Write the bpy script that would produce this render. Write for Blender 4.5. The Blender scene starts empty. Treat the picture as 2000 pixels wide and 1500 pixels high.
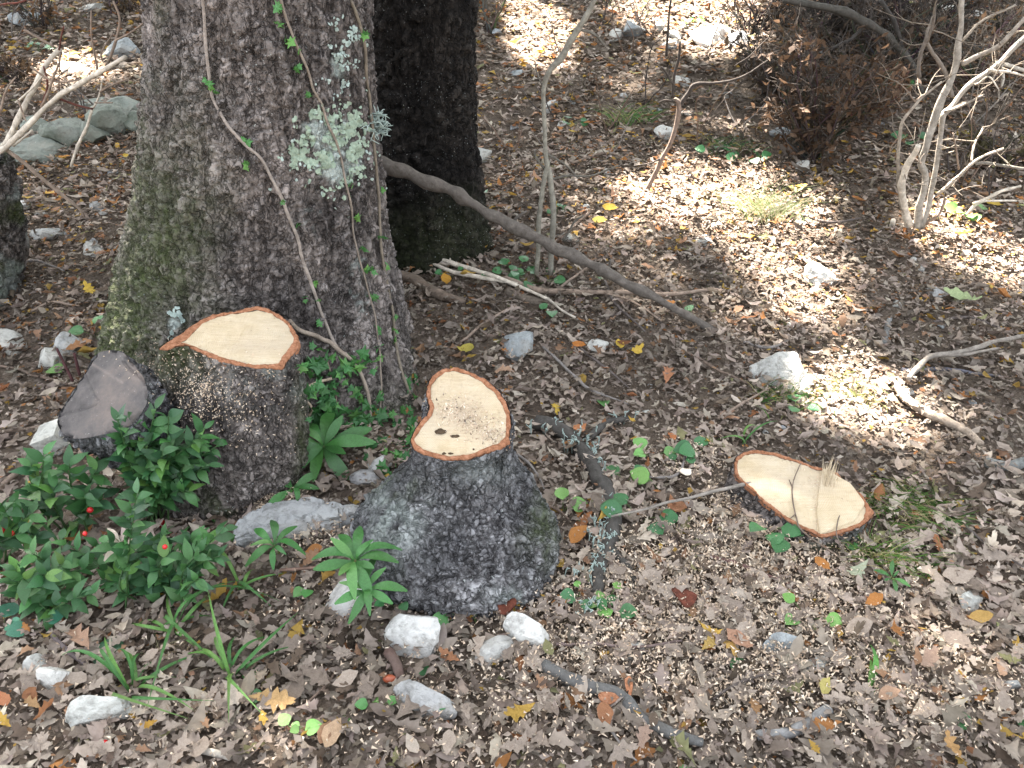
import bpy, math, random
import numpy as np
from mathutils import Vector, Matrix
from mathutils.bvhtree import BVHTree
rng = np.random.default_rng(7)
random.seed(7)
SC = bpy.context.scene
COL = SC.collection
R = math.radians

# ------------------------------------------------------------------ camera
FPX, PITCH, CAMH = 1570.0, R(33.0), 1.5          # focal length in photo pixels (photo is 2000 wide)
cam = bpy.data.objects.new('camera', bpy.data.cameras.new('camera'))
COL.objects.link(cam)
cam.location = (0, 0, CAMH)
cam.rotation_euler = (R(90) - PITCH, 0, 0)
cam.data.sensor_width = 36.0
cam.data.lens = 36.0 * FPX / 2000.0
cam.data.clip_start, cam.data.clip_end = 0.02, 400.0
SC.camera = cam
# ------------------------------------------------------------------ daylight
SUN_EL, SUN_AZ = R(58.0), R(-22.0)               # the sun stands behind the scene, a little to the left
TO_SUN = np.array([math.sin(SUN_AZ) * math.cos(SUN_EL), math.cos(SUN_AZ) * math.cos(SUN_EL), math.sin(SUN_EL)])
W = bpy.data.worlds.new('World'); SC.world = W; W.use_nodes = True
wn = W.node_tree; wn.nodes.clear()
sky = wn.nodes.new('ShaderNodeTexSky'); sky.sky_type = 'NISHITA'; sky.sun_disc = False
sky.sun_elevation = SUN_EL; sky.sun_rotation = SUN_AZ; sky.dust_density = 3.0; sky.ozone_density = 0.6
hs = wn.nodes.new('ShaderNodeHueSaturation'); hs.inputs['Saturation'].default_value = 0.3
bg = wn.nodes.new('ShaderNodeBackground'); bg.inputs['Strength'].default_value = 0.06
wo = wn.nodes.new('ShaderNodeOutputWorld')
wn.links.new(sky.outputs[0], hs.inputs['Color']); wn.links.new(hs.outputs[0], bg.inputs['Color'])
wn.links.new(bg.outputs[0], wo.inputs['Surface'])
sl = bpy.data.lights.new('sun', 'SUN'); sl.energy = 5.0; sl.angle = R(0.53); sl.color = (1.0, 0.91, 0.82)
so = bpy.data.objects.new('sun', sl); COL.objects.link(so)
so.rotation_euler = Vector(TO_SUN).to_track_quat('Z', 'Y').to_euler()
vs = SC.view_settings
SC.display_settings.display_device = 'sRGB'
vs.view_transform = 'Standard'; vs.look = 'None'; vs.gamma = 1.0; vs.use_curve_mapping = False
vs.exposure = 3.85

# ------------------------------------------------------------------ numpy noise
def _h(i, j, k, s):
    n = (i.astype(np.int64) * 374761393 + j.astype(np.int64) * 668265263 + k.astype(np.int64) * 2147483647 + s * 1274126177) & 0xffffffff
    n = ((n ^ (n >> 13)) * 1274126177) & 0xffffffff
    n = ((n ^ (n >> 16)) * 2246822519) & 0xffffffff
    n = n ^ (n >> 15)
    return (n & 0xffffff) / float(0xffffff)
def vnoise(p, s=0):
    p = np.asarray(p, float); f = np.floor(p); t = p - f; t = t * t * (3 - 2 * t)
    i, j, k = f[..., 0], f[..., 1], f[..., 2]
    r = 0
    for a in (0, 1):
        for b in (0, 1):
            for c in (0, 1):
                w = (t[..., 0] if a else 1 - t[..., 0]) * (t[..., 1] if b else 1 - t[..., 1]) * (t[..., 2] if c else 1 - t[..., 2])
                r = r + w * _h(i + a, j + b, k + c, s)
    return r * 2 - 1
def fbm(p, s=0, o=4):
    p = np.asarray(p, float); r, a, n = 0, 1, 0
    for q in range(o):
        r = r + a * vnoise(p, s + q * 17); n += a; a *= .5; p = p * 2.03 + 11.7
    return r / n
def worley(p, s=0):
    """first and second nearest distance, id of the nearest cell"""
    p = np.asarray(p, float); f = np.floor(p)
    d1 = np.full(p.shape[:-1], 9.); d2 = d1.copy(); idn = np.zeros(p.shape[:-1])
    for a in (-1, 0, 1):
        for b in (-1, 0, 1):
            for c in (-1, 0, 1):
                i, j, k = f[..., 0] + a, f[..., 1] + b, f[..., 2] + c
                dx = i + _h(i, j, k, s + 1) - p[..., 0]; dy = j + _h(i, j, k, s + 2) - p[..., 1]; dz = k + _h(i, j, k, s + 3) - p[..., 2]
                d = np.sqrt(dx * dx + dy * dy + dz * dz)
                c1 = d < d1
                d2 = np.where(c1, d1, np.minimum(d2, d)); idn = np.where(c1, _h(i, j, k, s + 4), idn); d1 = np.where(c1, d, d1)
    return d1, d2, idn
def sstep(a, b, x):
    t = np.clip((x - a) / (b - a), 0, 1); return t * t * (3 - 2 * t)

# ------------------------------------------------------------------ ground height and how the lens sees it
def ground_z(x, y):
    x = np.asarray(x, float); y = np.asarray(y, float)
    s = 0.13 * (np.log1p(np.exp(np.clip((y - 1.9) * 2.2, -30, 30))) / 2.2)
    s = np.where(y > 16, 0.13 * 14.1 + (y - 16) * 0.05, s)
    q = np.stack([x, y, np.zeros_like(x)], -1)
    near = np.exp(-((x * x + (y - 3) ** 2) / 60.0))
    return s + near * (0.05 * vnoise(q * 1.1 + 3.3, 5) + 0.022 * vnoise(q * 3.1 + 1.7, 6) + 0.009 * vnoise(q * 8.3, 7)) + (1 - near) * .1 * vnoise(q * .4, 8)
def rays(px, py):
    dx = (np.asarray(px, float) - 1000) / FPX; dy = (750 - np.asarray(py, float)) / FPX
    return np.stack([dx, dy * math.sin(PITCH) + math.cos(PITCH), dy * math.cos(PITCH) - math.sin(PITCH)], -1)
def GA(px, py):
    d = rays(px, py); t = np.full(d.shape[:-1], .6)
    for _ in range(24):
        z = CAMH + t * d[..., 2]; g = ground_z(t * d[..., 0], t * d[..., 1])
        t = t + (z - g) / (np.abs(d[..., 2]) + .28) * .9
    p = d * t[..., None]; p[..., 2] += CAMH
    return p
def G(px, py):
    return GA(np.array([px]), np.array([py]))[0]
def P(px, py, Y):                                # the point of a line of sight at world depth Y
    d = rays(px, py); t = Y / d[..., 1]
    p = d * np.asarray(t)[..., None]; p[..., 2] += CAMH
    return p
def pix(p):
    p = np.asarray(p, float); v = p - np.array([0, 0, CAMH])
    zc = v[..., 1] * math.cos(PITCH) - v[..., 2] * math.sin(PITCH)
    yc = v[..., 1] * math.sin(PITCH) + v[..., 2] * math.cos(PITCH)
    return 1000 + FPX * v[..., 0] / zc, 750 - FPX * yc / zc, zc
def scale_at(p):                                 # metres per photo pixel at p
    return pix(p)[2] / FPX

# ------------------------------------------------------------------ objects
def mesh_data(name, v, f, mats, smooth=True, attrs=None, fmat=None):
    """f: (n,3) or (n,4) int array, or a list of such arrays"""
    me = bpy.data.meshes.new(name)
    v = np.ascontiguousarray(v, np.float32)
    fl = f if isinstance(f, list) else [f]
    fl = [np.asarray(a, np.int32) for a in fl if len(a)]
    loops = np.concatenate([a.ravel() for a in fl]); cnt = np.concatenate([np.full(len(a), a.shape[1], np.int32) for a in fl])
    me.vertices.add(len(v)); me.vertices.foreach_set('co', v.ravel())
    me.loops.add(len(loops)); me.loops.foreach_set('vertex_index', loops)
    me.polygons.add(len(cnt)); me.polygons.foreach_set('loop_start', np.concatenate([[0], np.cumsum(cnt)[:-1]]).astype(np.int32))
    me.polygons.foreach_set('loop_total', cnt)
    me.polygons.foreach_set('use_smooth', np.full(len(cnt), smooth))
    for m in (mats if isinstance(mats, (list, tuple)) else [mats]): me.materials.append(m)
    if fmat is not None: me.polygons.foreach_set('material_index', np.asarray(fmat, np.int32))
    for k, a in (attrs or {}).items():
        a = np.asarray(a, np.float32)
        if a.ndim == 1:
            me.attributes.new(k, 'FLOAT', 'POINT').data.foreach_set('value', a)
        else:
            me.attributes.new(k, 'FLOAT_COLOR', 'POINT').data.foreach_set('color', np.concatenate([a, np.ones((len(a), 1), np.float32)], 1).ravel())
    me.update(calc_edges=True); me.validate()
    return me
def tag(o, label=None, cat=None, group=None, kind=None):
    for k, val in (('label', label), ('category', cat), ('group', group), ('kind', kind)):
        if val: o[k] = val
    return o
def link(name, data, parent=None, loc=None):
    o = bpy.data.objects.new(name, data); COL.objects.link(o)
    if parent is not None: o.parent = parent
    if loc is not None: o.location = [float(c) for c in loc]
    return o
def thing(name, loc, label, cat, group=None):
    return tag(link(name, None, None, loc), label, cat, group)
def origin(p):
    o = np.zeros(3)
    while p is not None:
        o += np.array(p.location); p = p.parent
    return o
def part(name, v, f, mat, parent, label=None, kind=None, **kw):
    """a mesh given in world coordinates, hung under its thing"""
    o = link(name, mesh_data(name, np.asarray(v) - origin(parent), f, mat, **kw), parent)
    return tag(o, label, None, None, kind)
def solo(name, v, f, mat, base, label, cat, group=None, kind=None, **kw):
    o = link(name, mesh_data(name, np.asarray(v) - np.asarray(base), f, mat, **kw), None, base)
    return tag(o, label, cat, group, kind)
def grid_faces(nv, nu, closed=True):
    a = np.arange(nv * nu).reshape(nv, nu)
    b = np.roll(a, -1, 1) if closed else a[:, 1:]
    a0 = a if closed else a[:, :-1]
    return np.stack([a0[:-1], b[:-1], b[1:], a0[1:]], -1).reshape(-1, 4)
def grid_normals(Pg, closed=True):
    du = (np.roll(Pg, -1, 1) - np.roll(Pg, 1, 1)) if closed else np.gradient(Pg, axis=1)
    dv = np.gradient(Pg, axis=0)
    n = np.cross(du, dv); return n / (np.linalg.norm(n, axis=-1, keepdims=True) + 1e-12)
def catmull(pts, n):
    pts = np.asarray(pts, float)
    if len(pts) == 2: return pts[0] + (pts[1] - pts[0]) * np.linspace(0, 1, n)[:, None]
    q = np.concatenate([[2 * pts[0] - pts[1]], pts, [2 * pts[-1] - pts[-2]]])
    u = np.linspace(0, len(pts) - 1 - 1e-9, n); i = u.astype(int); t = (u - i)[:, None]
    p0, p1, p2, p3 = q[i], q[i + 1], q[i + 2], q[i + 3]
    return .5 * (2 * p1 + (p2 - p0) * t + (2 * p0 - 5 * p1 + 4 * p2 - p3) * t ** 2 + (3 * p1 - p0 - 3 * p2 + p3) * t ** 3)
def tube(pts, rad, n=None, seg=8, wob=0.0, knob=0.0, seed=0, cap=True):
    """a wobbly tapering stick along pts; rad: radii at pts"""
    pts = np.asarray(pts, float); n = n or max(4, 4 * len(pts))
    c = catmull(pts, n); r = np.interp(np.linspace(0, 1, n), np.linspace(0, 1, len(rad)), rad)
    if wob: c = c + wob * np.stack([vnoise(c * 14 + 5.1 * k + seed, seed + k) for k in range(3)], -1) * sstep(0, .12, np.linspace(0, 1, n))[:, None]
    t = np.gradient(c, axis=0); t /= np.linalg.norm(t, axis=1, keepdims=True) + 1e-12
    up = np.array([0.13, 0.21, 0.97]) if abs(t[:, 2].mean()) < .8 else np.array([0.9, .3, .1])
    a = np.cross(t, up); a /= np.linalg.norm(a, axis=1, keepdims=True); b = np.cross(t, a)
    th = np.linspace(0, 2 * np.pi, seg, endpoint=False)
    Pg = c[:, None] + r[:, None, None] * (np.cos(th)[None, :, None] * a[:, None] + np.sin(th)[None, :, None] * b[:, None])
    if knob:
        N = Pg - c[:, None]; Pg = Pg + N * knob * (vnoise(Pg * (0.5 / max(r.max(), .002)), seed)[..., None])
    v = Pg.reshape(-1, 3); f = [grid_faces(n, seg)]
    if cap:
        k = len(v); v = np.concatenate([v, c[:1], c[-1:]])
        i = np.arange(seg); j = (i + 1) % seg
        f.append(np.stack([j, i, np.full(seg, k)], -1)); f.append(np.stack([(n - 1) * seg + i, (n - 1) * seg + j, np.full(seg, k + 1)], -1))
    return v, f
def merge(parts):
    vs_, q, t, o = [], [], [], 0
    for v, f in parts:
        for a in (f if isinstance(f, list) else [f]):
            a = np.asarray(a)
            if len(a): (q if a.shape[1] == 4 else t).append(a + o)
        vs_.append(v); o += len(v)
    out = []
    if q: out.append(np.concatenate(q))
    if t: out.append(np.concatenate(t))
    return np.concatenate(vs_), out

# ------------------------------------------------------------------ materials
class NT:
    def __init__(s, name, rough=.85, spec=.25):
        s.m = bpy.data.materials.new(name); s.m.use_nodes = True; s.t = s.m.node_tree
        s.b = s.t.nodes['Principled BSDF']; s.b.inputs['Roughness'].default_value = rough
        s.b.inputs['Specular IOR Level'].default_value = spec
        s.out = s.t.nodes['Material Output']
    def n(s, typ, **kw):
        x = s.t.nodes.new('ShaderNode' + typ)
        for k, v in kw.items(): setattr(x, k, v)
        return x
    def l(s, a, b): s.t.links.new(a, b)
    def obj(s): return s.n('TexCoord').outputs['Object']
    def noise(s, scale, det=5, rough=.6, vec=None, dist=0):
        x = s.n('TexNoise'); x.inputs['Scale'].default_value = scale; x.inputs['Detail'].default_value = det
        x.inputs['Roughness'].default_value = rough; x.inputs['Distortion'].default_value = dist
        s.l(vec if vec is not None else s.obj(), x.inputs['Vector']); return x.outputs[0]
    def ramp(s, fac, stops):
        x = s.n('ValToRGB'); e = x.color_ramp.elements
        while len(e) < len(stops): e.new(.5)
        for el, (p, c) in zip(e, stops): el.position = p; el.color = (*c, 1) if len(c) == 3 else c
        s.l(fac, x.inputs[0]); return x.outputs[0]
    def mapr(s, fac, a, b, c=0, d=1):
        x = s.n('MapRange'); 
        for i, v in enumerate((a, b, c, d)): x.inputs[i + 1].default_value = v
        s.l(fac, x.inputs[0]); return x.outputs[0]
    def mix(s, fac, a, b, mode='MIX'):
        x = s.n('Mix', data_type='RGBA', blend_type=mode)
        for k, v in ((0, fac), (6, a), (7, b)):
            if isinstance(v, (int, float)): x.inputs[k].default_value = v
            elif isinstance(v, tuple): x.inputs[k].default_value = (*v, 1)
            else: s.l(v, x.inputs[k])
        return x.outputs[2]
    def math(s, op, a, b=0.0):
        x = s.n('Math', operation=op)
        for k, v in ((0, a), (1, b)):
            if isinstance(v, (int, float)): x.inputs[k].default_value = v
            else: s.l(v, x.inputs[k])
        return x.outputs[0]
    def attr(s, name, fac=True):
        x = s.n('Attribute', attribute_name=name); return x.outputs['Fac' if fac else 'Color']
    def col(s, c):
        if isinstance(c, tuple): s.b.inputs['Base Color'].default_value = (*c, 1)
        else: s.l(c, s.b.inputs['Base Color'])
    def bump(s, h, strength=.5, dist=.01):
        x = s.n('Bump'); x.inputs['Strength'].default_value = strength; x.inputs['Distance'].default_value = dist
        s.l(h, x.inputs['Height']); s.l(x.outputs[0], s.b.inputs['Normal'])
    def translucent(s, colour, fac):
        tr = s.n('BsdfTranslucent'); mx = s.n('MixShader'); mx.inputs[0].default_value = fac
        if isinstance(colour, tuple): tr.inputs[0].default_value = (*colour, 1)
        else: s.l(colour, tr.inputs[0])
        s.l(s.b.outputs[0], mx.inputs[1]); s.l(tr.outputs[0], mx.inputs[2]); s.l(mx.outputs[0], s.out.inputs[0])

def mat_bark(name, dark, mid, pale, fleck=.62, plates=52, squash=.55, moss_col=(.085, .118, .034), fleck_col=(.42, .45, .43)):
    m = NT(name, .9, .15)
    tone = m.attr('tone'); n1 = m.noise(9, 6, .65); n2 = m.noise(70, 5, .7)
    c = m.ramp(m.math('ADD', m.math('MULTIPLY', tone, .55), m.math('MULTIPLY', n1, .5)), [(.2, dark), (.52, mid), (.85, pale)])
    c = m.mix(m.mapr(n2, .45, .7, .0, .6), c, pale, 'MIX'); c = m.mix(m.mapr(m.noise(34, 4, .7), .5, .36, 0, .7), c, dark, 'MIX')
    # weathered plate crust; inner bark in the fissures darkened to stand for crevice shade
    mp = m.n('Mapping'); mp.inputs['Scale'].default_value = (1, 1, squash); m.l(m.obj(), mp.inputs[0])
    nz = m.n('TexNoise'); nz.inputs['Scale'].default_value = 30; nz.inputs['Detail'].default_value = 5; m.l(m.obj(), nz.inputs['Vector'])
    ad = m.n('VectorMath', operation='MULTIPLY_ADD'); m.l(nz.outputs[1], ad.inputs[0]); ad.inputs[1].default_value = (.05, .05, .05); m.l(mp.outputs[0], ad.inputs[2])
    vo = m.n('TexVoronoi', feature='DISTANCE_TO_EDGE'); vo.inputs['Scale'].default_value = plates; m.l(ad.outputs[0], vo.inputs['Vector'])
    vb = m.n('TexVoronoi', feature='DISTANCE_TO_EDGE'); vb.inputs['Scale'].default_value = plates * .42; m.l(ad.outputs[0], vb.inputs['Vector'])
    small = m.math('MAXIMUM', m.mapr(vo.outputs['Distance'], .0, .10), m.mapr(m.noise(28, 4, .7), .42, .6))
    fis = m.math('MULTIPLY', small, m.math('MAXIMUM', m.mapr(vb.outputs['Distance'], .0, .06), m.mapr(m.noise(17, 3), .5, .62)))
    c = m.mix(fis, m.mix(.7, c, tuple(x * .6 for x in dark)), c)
    n3 = m.noise(130, 3, .6); n4 = m.noise(5, 4, .6)
    big = m.noise(4.2, 3, .55); c = m.mix(1., c, m.ramp(big, [(.3, (.5, .49, .5)), (.5, (.95, .92, .9)), (.7, (1.45, 1.38, 1.33))]), 'MULTIPLY')
    fl = m.math('MULTIPLY', m.mapr(n3, fleck + .03, fleck + .08), m.mapr(n4, .45, .6))
    c = m.mix(fl, c, fleck_col)
    mo = m.math('MULTIPLY', m.attr('moss'), m.mapr(m.noise(38, 5, .7), .32, .62, .35, 1))
    c = m.mix(mo, c, m.ramp(m.noise(60, 4), [(.3, tuple(x * .55 for x in moss_col)), (.7, moss_col)]))
    c = m.mix(m.attr('lichen'), c, m.ramp(m.noise(110, 4), [(.3, (.27, .31, .29)), (.65, (.46, .52, .48))]))
    m.col(c); m.bump(m.math('ADD', m.math('MULTIPLY', fis, 1.3), m.math('ADD', n2, m.math('MULTIPLY', n3, .6))), .9, .008)
    return m.m
M = {}
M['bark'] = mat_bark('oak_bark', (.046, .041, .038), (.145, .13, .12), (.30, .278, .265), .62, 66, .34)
M['bark_shaded'] = mat_bark('shaded_bark', (.006, .0055, .005), (.014, .0125, .011), (.04, .036, .032), .63)  # backlit trunk: its shade is put into this near-black bark colour
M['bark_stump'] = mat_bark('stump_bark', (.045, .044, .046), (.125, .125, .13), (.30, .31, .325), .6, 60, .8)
def mat_leafy(name, trans=.25, rough=.75, attr=True, vein=True, bumpy=.5, spec=.25):
    m = NT(name, rough, spec)
    if attr: base = m.attr('col', False)
    else: base = m.n('ObjectInfo').outputs['Color']
    n = m.noise(55, 4, .6); n2 = m.noise(16, 3)
    c = m.mix(1.0, base, m.ramp(n, [(.25, (.72, .7, .68)), (.75, (1.15, 1.12, 1.1))]), 'MULTIPLY')
    c = m.mix(1.0, c, m.ramp(n2, [(.3, (.85, .83, .82)), (.7, (1.1, 1.1, 1.1))]), 'MULTIPLY')
    m.col(c); m.bump(n, bumpy, .004); m.translucent(c, trans)
    return m.m
M['litter'] = mat_leafy('dead_leaves')
M['loose_leaf'] = mat_leafy('loose_dead_leaf', attr=False)
M['green'] = mat_leafy('green_leaf', .15, .36, attr=False, spec=.4, bumpy=.25)
M['blade'] = mat_leafy('grass_blade', .25, .5, attr=False, spec=.35, bumpy=.2)
M['canopy'] = mat_leafy('canopy_leaf', .3, .6)
def mat_soil():
    m = NT('forest_soil', .95, .1)
    n = m.noise(14, 8, .7); n2 = m.noise(90, 5, .7)
    m.col(m.ramp(m.math('ADD', m.math('MULTIPLY', n, .5), m.math('MULTIPLY', n2, .5)), [(.3, (.06, .046, .035)), (.5, (.14, .11, .085)), (.68, (.25, .205, .16))]))
    m.bump(n2, .9, .02); return m.m
M['soil'] = mat_soil()
def mat_rock():
    m = NT('limestone', .85, .25)
    base = m.n('ObjectInfo').outputs['Color']
    n = m.noise(14, 7, .65); n2 = m.noise(90, 5, .7); 
    c = m.mix(1., base, m.ramp(n, [(.3, (.36, .35, .33)), (.48, (.85, .85, .83)), (.7, (1.12, 1.12, 1.1))]), 'MULTIPLY')
    c = m.mix(m.math('MULTIPLY', m.mapr(m.noise(33, 5, .7), .52, .66), .65), c, (.13, .125, .105)); c = m.mix(m.math('MULTIPLY', m.mapr(m.noise(7, 5, .7), .5, .66), .5), c, (.24, .21, .17))
    c = m.mix(m.attr('moss'), c, (.035, .045, .018))
    m.col(c); m.bump(m.math('ADD', n2, n), .8, .008); return m.m
M['rock'] = mat_rock()
def mat_wood():
    m = NT('fresh_cut_wood', .7, .25)
    d = m.attr('ring'); w = m.n('TexWave', wave_type='BANDS', bands_direction='X', wave_profile='SIN')
    cx = m.n('CombineXYZ'); m.l(m.math('ADD', d, m.math('MULTIPLY', m.noise(9, 3), .035)), cx.inputs[0]); m.l(cx.outputs[0], w.inputs[0])
    w.inputs['Scale'].default_value = 75; w.inputs['Distortion'].default_value = .6; w.inputs['Detail'].default_value = 2
    n = m.noise(18, 5, .65); n2 = m.noise(160, 3, .7)
    c = m.ramp(n, [(.25, (.47, .38, .24)), (.55, (.57, .48, .335)), (.8, (.62, .55, .41))])
    c = m.mix(m.math('MULTIPLY', w.outputs[1] if len(w.outputs) > 1 else w.outputs[0], .3), c, (.42, .29, .15))
    mp = m.n('Mapping'); mp.inputs['Scale'].default_value = (14, 190, 60); mp.inputs['Rotation'].default_value = (0, 0, .5); m.l(m.obj(), mp.inputs[0])
    saw = m.noise(1.0, 3, .6, mp.outputs[0], .3); c = m.mix(m.mapr(saw, .45, .7, 0, .45), c, (.40, .30, .19))
    c = m.mix(m.mapr(m.noise(6, 4, .6), .5, .68, 0, .4), c, (.44, .38, .30))
    c = m.mix(m.math('MULTIPLY', m.attr('heart'), m.mapr(n, .3, .7, .35, .85)), c, (.40, .32, .25))
    c = m.mix(m.mapr(n2, .64, .72, 0, .6), c, (.22, .16, .10))
    m.col(c); m.bump(m.math('ADD', n2, saw), .6, .004); return m.m
M['wood'] = mat_wood()
def mat_noise(name, stops, scale=40, rough=.85, bump=.6, dist=.006, det=5, spec=.2):
    m = NT(name, rough, spec); n = m.noise(scale, det, .68); m.col(m.ramp(n, stops)); m.bump(n, bump, dist); return m.m
M['inner_bark'] = mat_noise('orange_inner_bark', [(.3, (.16, .065, .032)), (.5, (.30, .135, .07)), (.7, (.44, .22, .13))], 90, bump=.9)
def mat_grey():
    m = NT('weathered_wood', .9, .15); n = m.noise(8, 6, .7); n2 = m.noise(120, 4, .7)
    c = m.ramp(n, [(.28, (.045, .042, .042)), (.5, (.12, .11, .105)), (.72, (.20, .165, .145))])
    c = m.mix(m.mapr(n2, .66, .72), c, (.5, .48, .44))
    c = m.mix(m.attr('heart'), c, (.30, .25, .22)); m.col(c); m.bump(m.math('ADD', n2, n), .6, .005); return m.m
M['grey_wood'] = mat_grey()
def mat_stick():
    m = NT('stick_bark', .85, .2); base = m.n('ObjectInfo').outputs['Color']; n = m.noise(45, 6, .7); n2 = m.noise(12, 4)
    c = m.mix(1., base, m.ramp(n, [(.3, (.5, .48, .46)), (.55, (1, 1, 1)), (.75, (1.5, 1.5, 1.5))]), 'MULTIPLY')
    c = m.mix(m.math('MULTIPLY', m.mapr(n2, .52, .62), .55), c, m.mix(.5, base, (.09, .08, .07)))
    m.col(c); m.bump(n, .8, .006); return m.m
M['stick'] = mat_stick()
M['lichen'] = mat_noise('leafy_lichen', [(.3, (.19, .25, .19)), (.55, (.32, .40, .31)), (.8, (.43, .5, .41))], 70, .9)
M['lichen_blue'] = mat_noise('blue_grey_lichen', [(.3, (.22, .28, .25)), (.6, (.38, .46, .42)), (.8, (.5, .57, .53))], 70, .9)
M['chip'] = mat_leafy('wood_chip', .05, .8)
M['berry'] = mat_noise('red_berry', [(.3, (.45, .012, .015)), (.7, (.6, .02, .02))], 60, .25, .1, spec=.5)
M['acorn'] = mat_noise('acorn_shell', [(.3, (.22, .05, .02)), (.7, (.42, .11, .05))], 60, .3, .1, spec=.5)
M['rotten'] = mat_noise('dark_red_bark', [(.3, (.05, .018, .012)), (.7, (.16, .05, .03))], 60, .85)
M['chip_white'] = mat_noise('cream_wood_chip', [(.3, (.6, .5, .38)), (.7, (.8, .72, .6))], 60)
M['dirt'] = mat_noise('dark_dirt', [(.3, (.03, .02, .012)), (.7, (.11, .075, .045))], 90)
M['moss'] = mat_noise('moss_green', [(.3, (.02, .03, .008)), (.6, (.06, .085, .022)), (.8, (.10, .13, .04))], 80, .95)
# ------------------------------------------------------------------ ground: one sheet, fine near the stumps, out to the horizon
def stretch(lo, hi, step, far, grow=1.25):
    a = list(np.arange(lo, hi + step / 2, step)); s = step
    while a[-1] < far: s *= grow; a.append(a[-1] + s)
    s = step; b = []
    x = lo
    while x > -far: s *= grow; x -= s; b.append(x)
    return np.array(b[::-1] + a)
gx, gy = stretch(-4.5, 4.8, .048, 90), stretch(.3, 8.2, .048, 90)
X, Y = np.meshgrid(gx, gy)
Z = ground_z(X, Y) + .006 * fbm(np.stack([X, Y, X * 0], -1) * 30, 31, 2)
gv = np.stack([X, Y, Z], -1).reshape(-1, 3)
tag(link('ground', mesh_data('ground', gv, grid_faces(len(gy), len(gx), False), M['soil'])), 'brown woodland soil under a thick litter of dead leaves', 'ground', None, 'structure')

BVH = []                                          # (tree, name) of big bodies, for laying vines and litter on them
def add_bvh(v, fq): BVH.append(BVHTree.FromPolygons([tuple(p) for p in v], [tuple(int(i) for i in q) for q in fq]))
def hit(px, py, lift=.004, which=None, g=None):
    """first thing a line of sight meets among the big bodies, else the ground"""
    d = rays(px, py); g = G(px, py) if g is None else g; best, bn = g, np.array([0, 0, 1.]); bt = np.linalg.norm(g - [0, 0, CAMH])
    for k, b in enumerate(BVH):
        if which is not None and k not in which: continue
        loc, n, i, t = b.ray_cast(Vector((0, 0, CAMH)), Vector(d).normalized())
        if loc is not None and t < bt: best, bn, bt = np.array(loc), np.array(n), t
    dn = d / np.linalg.norm(d)
    if bn @ dn > 0: bn = -bn
    return best + bn * lift, bn

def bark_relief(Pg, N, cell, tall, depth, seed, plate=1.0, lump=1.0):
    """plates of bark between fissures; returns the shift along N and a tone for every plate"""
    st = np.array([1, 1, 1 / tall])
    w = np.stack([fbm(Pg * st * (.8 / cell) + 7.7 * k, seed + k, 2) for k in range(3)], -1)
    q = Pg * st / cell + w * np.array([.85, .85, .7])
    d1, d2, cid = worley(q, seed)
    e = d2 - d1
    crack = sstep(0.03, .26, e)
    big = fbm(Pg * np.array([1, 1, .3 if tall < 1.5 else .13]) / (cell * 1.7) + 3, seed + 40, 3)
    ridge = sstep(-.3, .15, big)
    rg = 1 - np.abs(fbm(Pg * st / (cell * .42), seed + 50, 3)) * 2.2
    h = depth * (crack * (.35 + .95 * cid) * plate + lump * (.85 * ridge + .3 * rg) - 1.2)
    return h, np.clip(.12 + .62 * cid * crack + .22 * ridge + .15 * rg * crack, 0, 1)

def trunk_rings(rows, Yc, lean=0, top=6.5, nv=380, nu=420, ry=.95, zmin=-.12, flute=None, seed=0):
    """rows: (photo row, left, right) of the outline, read on the upright plane at depth Yc"""
    zs, cx, rx = [], [], []
    for r, a, b in rows:
        A, B = P(a, r, Yc), P(b, r, Yc); zs.append(A[2]); cx.append((A[0] + B[0]) / 2); rx.append((B[0] - A[0]) / 2)
    zs, cx, rx = map(np.array, (zs, cx, rx)); o = np.argsort(zs); zs, cx, rx = zs[o], cx[o], rx[o]
    zt = zs[-1]
    zz = np.concatenate([np.linspace(zmin, zt + .12, nv - 14), np.linspace(zt + .2, top, 14)])
    c = np.interp(zz, zs, cx); r = np.interp(zz, zs, rx)
    k = np.hanning(31); k /= k.sum()
    pad = lambda a: np.convolve(np.pad(a, 15, mode='reflect', reflect_type='odd'), k, 'valid')
    m_ = zz <= zt + .12
    c[m_], r[m_] = pad(c[m_]), pad(r[m_])
    slope = (cx[-1] - np.interp(zt - .4, zs, cx)) / .4
    c = np.where(zz > zt, cx[-1] + (zz - zt) * slope * .4, c); r = np.where(zz > zt, rx[-1] * (1 - .05 * (zz - zt)), r)
    u = np.linspace(0, 1, nu, endpoint=False)
    th = -np.pi / 2 + 2 * np.pi * (u - .5) + .62 * np.sin(2 * np.pi * (u - .5))     # finer towards the lens (-Y)
    rr = r[:, None] * np.ones(nu)
    base = np.exp(-np.clip(zz - .02, 0, 9) / .22)
    if flute is not None:
        for a, amp, wid in flute:
            dth = np.angle(np.exp(1j * (th - a)))
            rr = rr + amp * np.exp(-(dth / wid) ** 2)[None] * base[:, None]
    Pg = np.stack([c[:, None] + rr * np.cos(th), Yc + lean * zz[:, None] + rr * ry * np.sin(th), zz[:, None] + 0 * rr], -1)
    low = fbm(Pg * np.array([4.5, 4.5, 1.6]), seed + 3, 3)
    Pg[..., :2] += (low * .022)[..., None] * np.stack([np.cos(th) + 0 * zz[:, None], np.sin(th) + 0 * zz[:, None]], -1)
    return Pg, th, zz

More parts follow.
